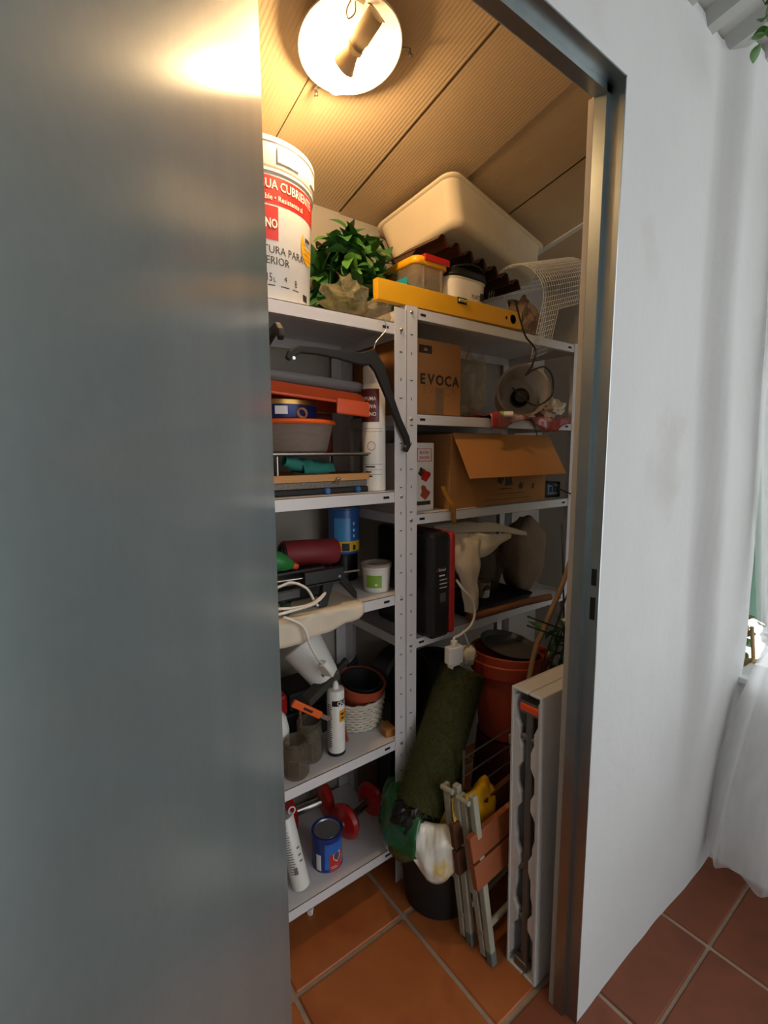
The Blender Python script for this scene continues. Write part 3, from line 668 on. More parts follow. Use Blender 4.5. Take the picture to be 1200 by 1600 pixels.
# ================================================================== LEFT UNIT, THIRD SHELF
def liner(u, v):
    x = .30 + .40 * u; q = v * .292
    y, z = (1.27 - q, S3 + .003) if q < .232 else (1.038 - .006 - .004 * math.sin(u * 17), S3 + .003 - (q - .232) * (1.05 - .55 * max(0, (u - .62) / .38)) )
    if q > .2: z -= .0
    y -= .004 * (1 if q >= .232 else 0) + (.010 * noise.noise(Vector((u * 9, v * 5, 2))) if q >= .232 else 0)
    z += .003 * abs(noise.noise(Vector((u * 14, v * 12, 5)))) if q < .232 else .010 * noise.noise(Vector((u * 12, .3, 8)))
    return (x, y - (.004 if q >= .232 else 0), z)
tag(obj('shelf_liner', MB().grid(liner, 40, 26), 'paper', solid=.0008), 'crumpled white paper draped over a shelf edge below the caulking gun', 'paper')
# paint cans stacked
def can(name, label, loc, r, h, m, group=None):
    t = thing(name, label, 'can', loc, 0, group)
    bd = obj('can_body', MB().lathe([(0, 0), (r, 0), (r + .0015, .002), (r, .004), (r, h - .006), (r + .002, h - .004), (r + .002, h), (r - .004, h), (r - .006, h - .004), (0, h - .004)], 40), m, t)
    obj('lid', MB().lathe([(0, h - .0035), (r - .008, h - .0035), (r - .006, h - .001), (r - .004, h - .0035)], 40), 'oldtin', t)
    return t, bd
cx, cy = .795, 1.275; a0 = cama(cx, cy)
t, bd = can('paint_can', 'dark small paint can under the blue paint can', (cx - .004, cy, S3 + .005), .046, .085, 'black', 'stacked paint cans')
t, bd = can('paint_can', 'blue paint can with yellow base band, stacked on another can', (cx, cy, S3 + .0905), .048, .142, 'blue', 'stacked paint cans')
mb = MB(); patch(mb, .048, a0 - 80, a0 + 80, .008, .040, 30); obj('yellow_band', mb, 'yellowp', bd)
mb = MB(); patch(mb, .048, a0 - 38, a0 + 25, .042, .112, 16); obj('picture', mb, 'blue2', bd)
mb = MB(); patch(mb, .048, a0 - 8, a0 + 20, .010, .034, off=.0012); patch(mb, .048, a0 + 34, a0 + 46, .012, .028, off=.0012); patch(mb, .048, a0 - 45, a0 - 30, .012, .03, off=.0012); obj('print', mb, 'ink', bd)
mb = MB()
for z in (.052, .07, .09): patch(mb, .048, a0 + 36, a0 + 42, z, z + .008)
obj('print', mb, 'whitep', bd)
# filler pail
px, py = .805, 1.115; a0 = cama(px, py)
t = thing('filler_pail', 'small white pail with green label and clear lid', 'pail', (px, py, S3 + .0005))
bd = obj('pail_body', MB().lathe([(0, 0), (.036, 0), (.038, .003), (.042, .068), (.0445, .070), (.0445, .076), (.042, .078), (.040, .079)], 40), 'whitep', t)
obj('lid', MB().lathe([(0, .079), (.030, .079), (.034, .083), (.044, .083), (.0455, .080), (.0445, .074)], 40), 'milky', t)
mb = MB(); patch(mb, .0405, a0 - 42, a0 + 22, .016, .052, 16, .0012); obj('label', mb, 'ltgreen', bd)
mb = MB(); patch(mb, .0405, a0 - 6, a0 + 4, .022, .028, 6, .002); obj('label_mark', mb, 'whitep', bd)
tx = MB().box(-.022, .0, -.014, -.008, .0796, .0802, X=Matrix.Rotation(R(-36), 4, 'Z')); obj('lid_print', tx, 'ink', t)
# drill case with red cylinder on it
t = thing('tool_box', 'dark plastic tool box beneath the red cylinder', 'box', (.375, 1.14, S3 + .0065))
obj('box_body', MB().box(0, .275, 0, .16, 0, .058), 'blackm', t, bevel=.008); obj('box_lid', MB().box(-.002, .277, -.002, .162, .0585, .086), 'black', t, bevel=.008)
obj('catch', MB().box(.20, .235, -.007, -.001, .045, .072), mat('grey_catch', '#6c7070', .5), t, bevel=.002); obj('clear_tray', MB().box(.10, .19, -.008, -.002, .012, .055), 'milkgrey', t, bevel=.002)
t = thing('red_cylinder', 'dark red cylinder lying on its side by the blue can', 'cylinder', (.545, 1.19, S3 + .093 + .036), rot=(0, R(93), R(-4)))
obj('roll', MB().lathe([(0, 0), (.034, 0), (.036, .003), (.036, .158), (.034, .161), (0, .161)], 40), 'redcyl', t)
obj('end_ring', MB().lathe([(.020, -.004), (.030, -.004), (.030, 0), (.020, 0)], 24), 'blackm', t)
t = thing('spray_nozzle', 'green plastic nozzle bottle with orange tip', 'bottle', (.47, 1.118, 1.055), rot=(0, R(112), 0))
obj('bottle_body', MB().lathe([(0, 0), (.024, .002), (.026, .03), (.018, .058), (.009, .074), (0, .074)], 24), mat('green_plastic', '#2d7a3a', .35), t)
obj('tip', MB().lathe([(.009, .073), (.010, .076), (.007, .089), (0, .090)], 16), 'orange', t)
# caulking gun
t = thing('caulking_gun', 'black caulking gun with steel rod standing on its handles', 'tool', (.60, 1.065, S3 + .005))
obj('rod', MB().tube([(-.22, 0, .089), (.11, 0, .079)], .0032, 8), 'steel', t)
obj('frame', MB().box(-.21, .045, -.019, .019, .062, .066).box(-.06, .055, -.012, .012, .066, .098), 'black', t, bevel=.003)
obj('grip', MB().prism([(-.005, .075), (.032, .075), (.014, .030), (.004, .001), (-.020, .001), (-.022, .006), (-.010, .035)], -.010, .010, 'y'), 'black', t, bevel=.004)
obj('trigger', MB().prism([(.034, .080), (.058, .080), (.098, .022), (.100, .002), (.092, .006), (.050, .052)], -.008, .008, 'y'), 'black', t, bevel=.003)
obj('pivot', MB().tube([(.040, -.014, .076), (.040, .014, .076)], .004, 10), 'steel', t)
t = thing('green_pot', 'tiny dark green pot at the front of the paper-lined shelf', 'pot', (.492, 1.066, S3 + .0055))
obj('pot_body', MB().lathe([(0, 0), (.011, 0), (.014, .026), (.0155, .027), (.0155, .031), (.013, .031), (.011, .006), (0, .006)], 24), mat('dark_green_plastic', '#28402c', .5), t)
tag(obj('charging_cable', MB().tube(spline([(.40, 1.06, .975), (.47, 1.045, 1.0), (.500, 1.040, 1.005), (.535, 1.035, .985), (.555, 1.035, .950), (.565, 1.035, .935)]), .0035, 6), 'cable_w'), 'white cord curving over the caulking gun rod', 'cord')
tag(obj('charging_cable', MB().tube(spline([(.42, 1.03, .958), (.49, 1.022, .948), (.545, 1.022, .950), (.580, 1.024, .968), (.545, 1.018, .949), (.47, 1.016, .943), (.42, 1.016, .943)]), .0038, 6), 'cable_w'), 'white cord doubled back above the small green pot', 'cord')
ad = thing('charger', 'white charger plug dangling on a cord below the lined shelf', 'charger', (0, 0, 0))
obj('cord', MB().tube(spline([(.46, 1.012, .935), (.505, 1.004, .905), (.525, 1.004, .850), (.555, 1.02, .80), (.585, 1.055, .770)]), .0035, 6), 'cable_w', ad)
Xc = aim((.585, 1.055, .772), (.622, 1.075, .712))
obj('plug', MB().prism([(-.011, 0), (.011, 0), (.017, .030), (.017, .056), (-.017, .056), (-.017, .030)], -.009, .009, 'y', X=Xc), 'whitep', ad, bevel=.004)
for q in (-.008, .008): obj('prong', MB().tube([Xc @ Vector((q, 0, .056)), Xc @ Vector((q, 0, .068))], .0022, 8), 'steel', ad)

# ================================================================== LEFT UNIT, FOURTH SHELF
t = thing('white_planter', 'white tapered plastic beaker lying tilted on the tool crate', 'beaker', (.640, 1.130, .678), rot=(R(-34), R(-24), 0))
obj('beaker_body', MB().lathe([(0, 0), (.038, 0), (.042, .004), (.060, .118), (.058, .122), (0, .120)], 44), 'whitep', t)
for q in (-.012, .006): obj('slot', MB().box(q - .002, q + .002, -.0455, -.040, .014, .024), 'dark', t)
t = thing('toolbox', 'black open tool crate full of hand tools under the white planter', 'tool crate', (.42, 1.20, S4 + .0005))
obj('crate_body', MB().box(0, .26, 0, .13, 0, .10), 'blackm', t, bevel=.008); obj('red_tray', MB().box(.01, .13, -.004, .12, .1005, .165), 'redp', t, bevel=.01); obj('dark_tray', MB().box(.135, .255, .0, .12, .1005, .16), 'blackm', t, bevel=.01)
t = thing('paint_brush', 'wide dark brush with olive bristles lying across the tools', 'brush', (.560, 1.105, .640), rot=(R(8), R(-21), R(10)))
obj('bristles', MB().prism([(0, 0), (.095, .006), (.095, .030), (.004, .024)], -.018, .018, 'y'), mat('olive_bristle', '#37352a', .8, var=.3, stretch=(1, 30, 30)), t, bevel=.004)
obj('ferrule', MB().box(.094, .118, -.019, .019, .004, .032), 'greyst', t, bevel=.002)
obj('handle', MB().tube([(.118, 0, .018), (.14, 0, .019), (.165, 0, .020)], [.012, .009, .012], 10), 'blackm', t)
t = thing('bristle_ball', 'dark bottle brush head behind the silicone cartridge', 'brush', (.700, 1.170, S4 + .0005))
rnd = random.Random(5); mb = MB()
for i in range(260):
    a, q = rnd.uniform(0, 6.28), rnd.uniform(.06, .225); dv = Vector((math.cos(a), math.sin(a), rnd.uniform(-.3, .3))) * rnd.uniform(.018, .030)
    mb.add([Vector((0, 0, q)) + dv.cross(Vector((0, 0, .05))), Vector((0, 0, q)) - dv.cross(Vector((0, 0, .05))), Vector((0, 0, q)) + dv], [(0, 1, 2)])
obj('bristles', mb, mat('dark_bristle', '#2c2b24', .8), t)['kind'] = 'stuff'; obj('handle', MB().tube([(0, 0, 0), (0, 0, .22)], .006, 8), 'blackm', t)
t = thing('box_cutter', 'orange box cutter lying aslant left of the silicone cartridge', 'cutter', (.540, 1.083, .650), rot=(0, R(37), R(-6)))
obj('cutter_handle', MB().box(-.035, .062, -.005, .005, -.010, .010), 'orange2', t, bevel=.003); obj('blade', MB().prism([(.062, -.006), (.092, -.006), (.100, .006), (.062, .006)], -.0008, .0008, 'y'), 'steel', t); obj('slider', MB().box(.0, .03, -.0065, -.005, -.003, .003), 'blackm', t)
t = thing('white_bottle', 'white rounded plastic bottle at the left of the fourth shelf', 'bottle', (.487, 1.155, S4 + .0005))
obj('bottle_body', MB().lathe([(0, 0), (.036, 0), (.040, .004), (.041, .10), (.034, .135), (.018, .155), (.016, .16), (0, .16)], 32), 'whitep', t); obj('cap', MB().lathe([(.018, .158), (.019, .18), (0, .181)], 20), 'blackm', t)
def jar(label, loc, h, r):
    t = thing('glass_jar', label, 'jar', loc, 0, 'glass jars on the fourth shelf')
    obj('glass', MB().lathe([(0, .002), (r * .9, .002), (r * .9, .0), (r, .006), (r, h * .72), (r * .90, h * .80), (r * .90, h * .97), (r * .94, h), (r * .86, h), (r * .84, h * .8), (r * .94, h * .7), (r * .94, .009), (0, .008)], 36), 'pglass', t)
    obj('thread_ring', MB().lathe([(r * .90, h * .86), (r * .97, h * .87), (r * .97, h * .90), (r * .90, h * .91)], 36), 'pglass', t)
    a0 = cama(loc[0], loc[1]); mb = MB()
    for da in (-32, 10): mb.tube([((r + .0006) * math.cos(R(a0 + da)), (r + .0006) * math.sin(R(a0 + da)), z * h) for z in (.08, .3, .6)], .0009, 5)
    for z in (.10, .58): mb.tube([((r + .0006) * math.cos(R(a0 + q)), (r + .0006) * math.sin(R(a0 + q)), z * h) for q in range(-32, 11, 6)], .0009, 5)
    obj('moulded_line', mb, 'sack', t); return t
jar('empty glass jar nearest the steel door, front of fourth shelf', (.516, 1.084, S4 + .0005), .098, .0345)
jar('taller empty glass jar beside the silicone cartridge', (.578, 1.125, S4 + .0005), .112, .0365)
t = thing('wooden_ball', 'small pale wooden knob resting behind the jars', 'knob', (.578, 1.178, .598)); obj('knob', MB().lathe([(0, -.011), (.008, -.008), (.011, 0), (.008, .008), (0, .011)], 20), 'card2', t); obj('peg', MB().tube([(0, 0, -.128), (0, 0, -.008)], .004, 8), 'wood', t)
sx, sy = .650, 1.100; a0 = cama(sx, sy)
t = thing('silicone_cartridge', 'upright white silicone cartridge with black and orange label', 'cartridge', (sx, sy, S4 + .0005))
bd = obj('tube_body', MB().lathe([(0, .004), (.022, .004), (.022, 0), (.0245, 0), (.0245, .188), (.023, .191), (.010, .193), (.009, .204), (.005, .213), (0, .214)], 36), 'whitep', t)
mb = MB(); patch(mb, .0245, a0 - 25, a0 + 75, .150, .166, 20); obj('black_band', mb, 'black', bd); mb = MB(); patch(mb, .0245, a0 + 22, a0 + 75, .102, .136, 14); obj('orange_patch', mb, mat('amber_print', '#e09a1a', .4), bd)
mb = MB(); ctext(mb, 'QUI', .017, .0245, .1525, a_left=a0 + 8, bold=.02, off=.0014, squash=.9); obj('lettering', mb, 'whitep', bd)
mb = MB(); patch(mb, .0245, a0 + 30, a0 + 56, .122, .128, 6, .0014); patch(mb, .0245, a0 + 34, a0 + 54, .110, .116, 6, .0014)
for k in range(22): patch(mb, .0245, a0 - 60, a0 - 34 + (k * 7) % 9, .026 + k * .006, .0285 + k * .006)
obj('lettering', mb, 'ink', bd); obj('base_ring', MB().lathe([(.0248, .001), (.0254, .001), (.0254, .010), (.0248, .010)], 36), 'blackm', t)
# basket with nested pots
bx2, by2 = .792, 1.205
t = thing('wicker_basket', 'white woven basket holding a terracotta pot', 'basket', (bx2 - .004, by2, S4 + .0005)); t.scale = (1.10, 1.06, .95)
obj('basket_base', MB().lathe([(0, 0), (.066, 0), (.073, .085), (.066, .085), (.060, .006), (0, .006)], 36), 'wicker', t)
mb = MB()
for j in range(9):
    z = .006 + j * .0095; rr = .070 + .009 * z / .085
    mb.tube([((rr + .0026 * (1 if (i + j) % 2 else -1)) * math.cos(2 * math.pi * i / 44), (rr + .0026 * (1 if (i + j) % 2 else -1)) * math.sin(2 * math.pi * i / 44), z) for i in range(44)], .0046, 6, closed=True)
obj('weave', mb, 'wicker', t)['kind'] = 'stuff'
obj('rim_braid', MB().tube([(.080 * math.cos(2 * math.pi * i / 60), .080 * math.sin(2 * math.pi * i / 60), .091 + .002 * math.sin(i * 1.6)) for i in range(60)], .005, 6, closed=True), 'wicker', t)
t = thing('flower_pot', 'terracotta plastic flower pot standing in the white basket', 'pot', (bx2, by2 + .008, S4 + .0095), rot=(R(11), R(3), 0))
obj('pot_body', MB().lathe([(0, 0), (.045, 0), (.063, .10), (.074, .101), (.078, .130), (.074, .132), (.069, .128), (.060, .095), (.044, .006), (0, .006)], 44), 'terra', t)
t = thing('flower_pot', 'black plastic pot nested in the terracotta pot', 'pot', (bx2, by2 + .005, S4 + .030), rot=(R(11), R(3), 0))
obj('pot_body', MB().lathe([(0, 0), (.040, 0), (.058, .10), (.062, .110), (.0615, .114), (.057, .112), (.038, .008), (0, .008)], 44), 'blackm', t)
obj('soil_flake', MB().box(-.012, .02, -.01, .016, .0085, .014), 'terra', t, bevel=.003)
t = thing('plastic_disc', 'red round plastic lid propped behind the silicone cartridge', 'lid', (.700, 1.128, S4 + .0005), rot=(R(90 - 14), 0, R(40)))
obj('disc', MB().lathe([(0, 0), (.034, 0), (.036, .003), (.036, .008), (0, .008)], 32, X=Matrix.Translation((0, .098, 0))), 'terra', t); obj('stalk', MB().box(-.006, .006, 0, .07, .001, .007), 'terra', t)
t = thing('trowel', 'blue-grey plastering blade leaning behind the pots', 'trowel', (.842, 1.285, S4 + .0005), rot=(R(-10), 0, R(12)))
obj('blade', MB().prism([(-.075, .085), (.030, .122), (.030, .158), (-.075, .115)], -.001, .001, 'y'), 'slate', t); obj('edge', MB().prism([(-.075, .112), (.03, .154), (.03, .160), (-.075, .118)], -.004, .004, 'y'), 'steel', t); obj('handle', MB().box(-.02, -.006, -.006, .006, 0, .10), 'teal', t, bevel=.004)
t = thing('cardboard_scrap', 'torn brown wood block at the shelf corner beside the basket', 'block', (.822, 1.062, S4 + .0005), -8)
obj('block', MB().prism([(-.022, 0), (.014, 0), (.014, .05), (.004, .056), (-.012, .052), (-.024, .03)], 0, .022, 'z'), 'card', t, bevel=.002)

# ================================================================== LEFT UNIT, BOTTOM SHELF
t = thing('sealant_tube', 'white sealant tube with a ring tag leaning on the bottom shelf', 'tube', (.524, 1.092, S5 + .002), rot=(R(-13), R(-7), 0)); a0 = -120
bd = obj('tube_body', MB().lathe([(0, .003), (.021, .003), (.0225, 0), (.0245, .002), (.0245, .195), (.022, .199), (0, .199)], 36), 'whitep', t)
obj('ring_tag', MB().tube([(.022 + .0095 * math.cos(q), -.006, .205 + .0095 * math.sin(q)) for q in [2 * math.pi * i / 16 for i in range(16)]], .002, 6, closed=True), 'whitep', t)
mb = MB()
for k in range(20): patch(mb, .0245, a0 - 34, a0 + 2 + (k * 5) % 11, .050 + k * .0068, .0525 + k * .0068)
patch(mb, .0245, a0 - 8, a0 + 16, .048, .068); 
for z in (.075, .092, .112): patch(mb, .0245, a0 + 40, a0 + 62, z, z + .005)
obj('print', mb, mat('grey_print', '#6e6c6a', .6), bd)
cx, cy = .624, 1.120; a0 = cama(cx, cy)
t, bd = can('paint_tin', 'blue varnish tin with red shield label on the bottom shelf', (cx, cy, S5 + .0005), .0435, .105, mat('deep_blue_print', '#22357c', .3, var=.1))
mb = MB(); patch(mb, .0435, a0 - 10, a0 + 70, .010, .088, 20); obj('blue_panel', mb, mat('cobalt_print', '#2f6cc0', .3, c2='#5aa0dd', c2amt=.5, c2scale=20), bd)
mb = MB(); patch(mb, .0435, a0 + 8, a0 + 60, .004, .055, 16, .0012); obj('red_panel', mb, 'red', bd)
mb = MB(); patch(mb, .0435, a0 - 45, a0 - 24, .006, .055, 8, .0012); obj('white_panel', mb, 'whitep', bd)
mb = MB(); c = [(-.011, .055), (.011, .058), (.011, .040), (.0, .028), (-.011, .040)]
mb.add([(.0452 * math.cos(R(a0 + 36) + x / .0435), .0452 * math.sin(R(a0 + 36) + x / .0435), z) for x, z in c], [(0, 1, 2, 3, 4)])
sh = obj('shield', mb, 'whitep', bd); mb = MB(); mb.add([(.0458 * math.cos(R(a0 + 36) + .75 * x / .0435), .0458 * math.sin(R(a0 + 36) + .75 * x / .0435), .044 + (z - .044) * .75) for x, z in c], [(0, 1, 2, 3, 4)]); obj('shield_field', mb, 'slate', bd)
mb = MB(); patch(mb, .0435, a0 + 12, a0 + 40, .012, .0135, off=.002); patch(mb, .0435, a0 + 12, a0 + 34, .017, .0185, off=.002); obj('small_print', mb, 'whitep', bd)
def dumbbell(label, loc, rotz):
    t = thing('dumbbell', label, 'dumbbell', loc, rotz, 'red dumbbells on the bottom shelf')
    for x in (-.055, .055): obj('weight', MB().lathe([(0, -.017), (.026, -.016), (.040, -.010), (.046, 0), (.040, .010), (.026, .016), (0, .017)], 36, X=rotX('Y', 90, (x, 0, .046))), 'redp', t)
    t.scale = (1.12, 1.22, 1.22)
    obj('grip', MB().tube([(-.04, 0, .046), (.04, 0, .046)], .012, 16), 'steel', t)
    for x in (-.072, .072): obj('end_cap', MB().lathe([(0, -.004), (.012, -.003), (.012, .003), (0, .004)], 16, X=rotX('Y', 90, (x, 0, .046))), 'steel', t)
    return t
dumbbell('red dumbbell lying behind the blue varnish tin', (.648, 1.285, S5 + .0005), -6)
dumbbell('red dumbbell at the front right of the bottom shelf', (.772, 1.175, S5 + .0005), 14)
t = thing('wall_plug', 'tiny white plastic fixing on the floor under the shelf', 'fixing', (.555, 1.105, .0012), 40)
obj('plug', MB().lathe([(0, 0), (.005, .001), (.0055, .010), (.003, .022), (0, .023)], 12, X=rotX('Y', 90, (0, 0, .0055))), 'whitep', t); obj('screw_head', MB().lathe([(0, -.004), (.008, -.003), (.009, 0), (0, .001)], 14, X=rotX('Y', 90, (0, 0, .009))), 'whitep', t)

# ================================================================== RIGHT UNIT, SECOND SHELF
t = thing('cardboard_box', 'tall cardboard box printed EVOCA on the right unit', 'box', (.902, 1.095, T2 + .0005))
obj('box_body', MB().box(0, .222, 0, .20, 0, .222), 'card', t, bevel=.0015)
tx = MB()
for k_, ch in enumerate('EVOCA'): ftext(tx, ch, .042, .062 + k_ * .0345, .094, -.0006, bold=.035, center=True)
obj('lettering', tx, 'ink', t)
fl_ = MB(); ftext(fl_, 'EVOCA', .034, .132, .066, -.0006, center=True, squash=1.25); obj('faded_lettering', fl_, mat('faded_print', '#97693a', .9), t)
st = obj('stamp', MB().box(.048, .098, -.0008, 0, .182, .205), 'ink', t); obj('stamp_sun', MB().prism([(.073 + .008 * math.cos(R(q)), .189 + .008 * math.sin(R(q))) for q in range(0, 181, 30)], -.0014, -.0008, 'y'), 'card', st)
obj('tape', MB().box(.115, .148, -.0008, 0, .0, .085), 'clearp', t)
t = thing('cardboard_box', 'plain dark cardboard box seen through the end of the left unit', 'box', (.895, 1.300, T2 + .0005))
obj('box_body', MB().box(0, .14, 0, .06, 0, .205), 'card', t, bevel=.0015); obj('flap', MB().box(.0, .14, 0, .03, .2055, .2085), 'card2', t)
# translucent tub lying on its side, mouth towards the room
jx, jy = 1.455, 1.120
t = thing('plastic_jar', 'round translucent tub lying on its side, mouth outwards', 'tub', (jx, jy, T2 + .098))
Xj = aim((0, 0, 0), (-.68, -.73, .10))
obj('tub_body', MB().lathe([(0, -.11), (.074, -.11), (.078, -.106), (.086, .055), (.092, .056), (.092, .062), (.084, .062), (.076, -.10), (0, -.104)], 44, X=Xj), 'milky', t)
obj('motor', MB().lathe([(0, -.10), (.034, -.10), (.034, -.07), (.022, -.055), (0, -.055)], 28, X=Xj @ Matrix.Translation((.012, .004, 0))), 'black', t, label='dark round fitting inside the tub')
bag('clear_bag', 'crumpled clear plastic bag standing beside the EVOCA box', (1.20, 1.125, T2 + .0005), (.062, .05, .108), 13, 'clearp', .35, 20, None, 18, 2.0)
def sheet(name, label, cat, fn, m, nu=24, nv=14, solid=.0008):
    return tag(obj(name, MB().grid(fn, nu, nv), m, solid=solid), label, cat)
def wrap(u, v):
    x = 1.19 + .43 * u; q = v * .17
    b = .020 * noise.noise(Vector((u * 7, v * 4, 9))) + .012 * abs(noise.noise(Vector((u * 16, v * 9, 2))))
    if q < .13: return (x, 1.155 - q, T2 + .006 + b * .6 + .004)
    return (x, 1.024 - .006 * math.sin(u * 20), T2 + .010 + b * .6 - (q - .13) * (.75 + .5 * math.sin(u * 9 + 1)))
o = sheet('food_wrapper', 'red and white plastic wrapper flattened over the shelf edge', 'wrapper', wrap, mat('red_white_film', '#9c2f26', .25, var=.15, clear=.4, c2='#d9cfc0', c2amt=.56, c2scale=13), 44, 16)
t = thing('paper_scrunch', 'white crumpled paper right of the translucent tub', 'paper', (1.600, 1.10, T2 + .0125), 15)
obj('sheet', crumple(.075, .05, .038, 31, .55, 26, 2.6), 'paper', t)
t = thing('glue_stick', 'small white tube with green cap at the shelf edge', 'tube', (1.255, 1.030, T2 + .013), rot=(0, R(90), R(-38)))
obj('tube_body', MB().lathe([(0, 0), (.009, 0), (.009, .03), (0, .03)], 16), 'whitep', t); obj('cap', MB().lathe([(0, -.016), (.0085, -.016), (.0095, 0), (0, 0)], 16), 'ltgreen', t)

# ================================================================== RIGHT UNIT, THIRD SHELF
t = thing('appliance_box', 'narrow white appliance box with red drill pictures', 'box', (.925, 1.085, T3 + .0005))
obj('box_body', MB().box(0, .077, 0, .20, 0, .205), mat('white_card', '#d8cfc4', .6), t, bevel=.001)
mb = MB()
for a, b, c, d in ((.010, .012, .150, .188), (.066, .068, .150, .188), (.010, .068, .150, .1515), (.010, .068, .1865, .188)): mb.box(a, b, -.0008, 0, c, d)
obj('logo_frame', mb, 'red', t)
tx = MB(); ftext(tx, 'BLACK+', .0125, .039, .172, -.0008, bold=.01, center=True, squash=.85); ftext(tx, 'DECKER', .0125, .039, .157, -.0008, bold=.01, center=True, squash=.85); obj('lettering', tx, 'red', t)
def blob(cx, cz, sc, seed): return [(cx + sc * (1 + .35 * math.sin(q * 3 + seed)) * math.cos(q), cz + sc * 1.1 * (1 + .3 * math.cos(q * 2 + seed)) * math.sin(q)) for q in [2 * math.pi * i / 22 for i in range(22)]]
obj('picture', MB().prism(blob(.040, .108, .019, 1), -.0008, 0, 'y'), 'redp', t); obj('picture', MB().prism(blob(.026, .118, .010, 3), -.0012, -.0008, 'y'), 'ink', t)
obj('picture', MB().prism(blob(.040, .056, .017, 2), -.0008, 0, 'y'), mat('brick_red_print', '#a0402c', .5), t); obj('caption_strip', MB().box(.008, .064, -.0008, 0, .018, .030), 'ink', t)
obj('brown_side', MB().box(.0775, .082, .004, .196, 0, .20), 'card', t)
t = thing('cardboard_box', 'large open cardboard box with its front flap hanging down', 'box', (1.045, 1.058, T3 + .0005))
bw, bdp, bh = .49, .262, .232
mb = MB().box(0, bw, 0, .004, 0, bh).box(0, bw, bdp - .004, bdp, 0, bh).box(0, .004, .004, bdp - .004, 0, bh).box(bw - .004, bw, .004, bdp - .004, 0, bh).box(.004, bw - .004, .004, bdp - .004, 0, .004)
obj('box_body', mb, 'card', t)
obj('front_flap', MB().prism([(0, 0), (.0, .004), (-.075, -.134), (-.078, -.132)], .008, bw + .012, 'x', X=Matrix.Translation((0, 0, bh - .001))), 'card2', t, label='inner face of the flap')
obj('left_flap', MB().box(-.078, .002, .01, .25, bh + .0005, bh + .004, X=rotX('Y', -20, (0, 0, 0)) if False else None), 'card2', t) if False else None
obj('side_crease', MB().box(-.0012, 0, .0, bdp, .116, .119), 'card2', t)
mb = MB(); mb.prism(blob(.235, .085, .016, 1), -.0008, 0, 'y'); mb.prism([(.262, .062), (.268, .10), (.280, .075), (.290, .102), (.304, .062)], -.0008, 0, 'y'); obj('leaf_print', mb, 'ink', t)
mb = MB(); mb.prism([(.335, .055), (.345, .075), (.352, .060), (.364, .072), (.356, .050), (.345, .046)], -.0008, 0, 'y'); mb.prism([(.410, .046), (.414, .064), (.424, .064), (.420, .044)], -.0008, 0, 'y'); obj('butterfly_print', mb, 'ink', t)
mb = MB(); mb.box(.235, .30, -.0008, 0, .050, .053); mb.box(.21, .36, -.0008, 0, .034, .0355); mb.box(.16, .40, -.0008, 0, .016, .0175); obj('lettering', mb, 'ink', t)
tp = MB(); tp.grid(lambda u, v: (1.000 + .020 * u + .030 * v, 1.050 - .024 * min(1, v * 2) + .004 * math.sin(v * 9), T3 + .075 - .115 * v), 3, 14)
tag(obj('packing_tape', tp, film('amber_tape', '#c9963a', .6, .15, .3), solid=.0004), 'amber packing tape strip hanging over the shelf edge', 'tape')
t = thing('camera_case', 'small dark electronics box with cable beside the open carton', 'device', (1.575, 1.10, T3 + .0005), -10)
obj('case_body', MB().box(0, .10, 0, .09, 0, .060), 'blackm', t, bevel=.005); obj('front_plate', MB().box(.03, .095, -.0015, 0, .012, .050), 'slate', t); 
for q in (.046, .064, .08): obj('button', MB().box(q - .006, q + .006, -.003, -.0015, .020, .042), 'blackm', t)
tag(obj('thin_cable', MB().tube(spline([(1.585, 1.09, 1.205), (1.60, 1.07, 1.19), (1.63, 1.03, 1.165), (1.672, 1.0, 1.15), (1.69, 1.01, 1.18)]), .0028, 6), 'black'), 'thin black cable drooping from the small electronics box', 'cable')

# ================================================================== RIGHT UNIT, FOURTH SHELF
t = thing('drill_case', 'black tool case with red edge standing on end', 'tool case', (.917, .998, T4 + .0005), 0)
obj('case_half', MB().box(0, .078, 0, .27, 0, .318), 'black', t, bevel=.014, bseg=3)
obj('red_half', MB().box(.0785, .104, .002, .268, .002, .316), 'redp', t, bevel=.012, bseg=3)
tx = MB(); ftext(tx, 'Einhell', .0125, .028, .205, -.0006, squash=.85); tx.box(.030, .052, -.0008, -.0002, .190, .194); 
for k in range(3): tx.box(.032, .062, -.0008, -.0002, .178 - k * .012, .180 - k * .012)
obj('lettering', tx, 'whitep', t); obj('logo_flag', MB().prism([(.020, .206), (.026, .206), (.026, .217)], -.0008, 0, 'y'), 'redp', t); obj('picture', MB().box(.034, .058, -.0008, 0, .112, .138), mat('grey_picture', '#4c4846', .6), t)
# white cloth over the things behind
def drape(ctrl, nu, nv, amp, seed):
    rows = [spline(r, 8) for r in ctrl]
    n = len(rows[0])
    def fn(u, v):
        k = v * (len(rows) - 1); i = min(int(k), len(rows) - 2); f = k - i; q = u * (n - 1); a = min(int(q), n - 2); g = q - a
        p = (rows[i][a] * (1 - g) + rows[i][a + 1] * g) * (1 - f) + (rows[i + 1][a] * (1 - g) + rows[i + 1][a + 1] * g) * f
        return p + Vector((noise.noise(p * 22 + Vector((seed, 0, 0))), noise.noise(p * 22 + Vector((0, seed, 0))), noise.noise(p * 22 + Vector((0, 0, seed))))) * amp
    return MB().grid(fn, nu, nv)
ct = thing('white_cloth', 'cream cloth draped between the tool case and the brown sack', 'cloth', (0, 0, 0))
obj('upper_fold', drape([[(1.03, 1.12, 1.085), (1.12, 1.09, 1.092), (1.25, 1.06, 1.078), (1.40, 1.04, 1.035)], [(1.03, 1.09, 1.055), (1.13, 1.06, 1.058), (1.25, 1.045, 1.050), (1.40, 1.035, 1.022)]], 24, 6, .005, 3), 'cloth', ct, solid=.003)
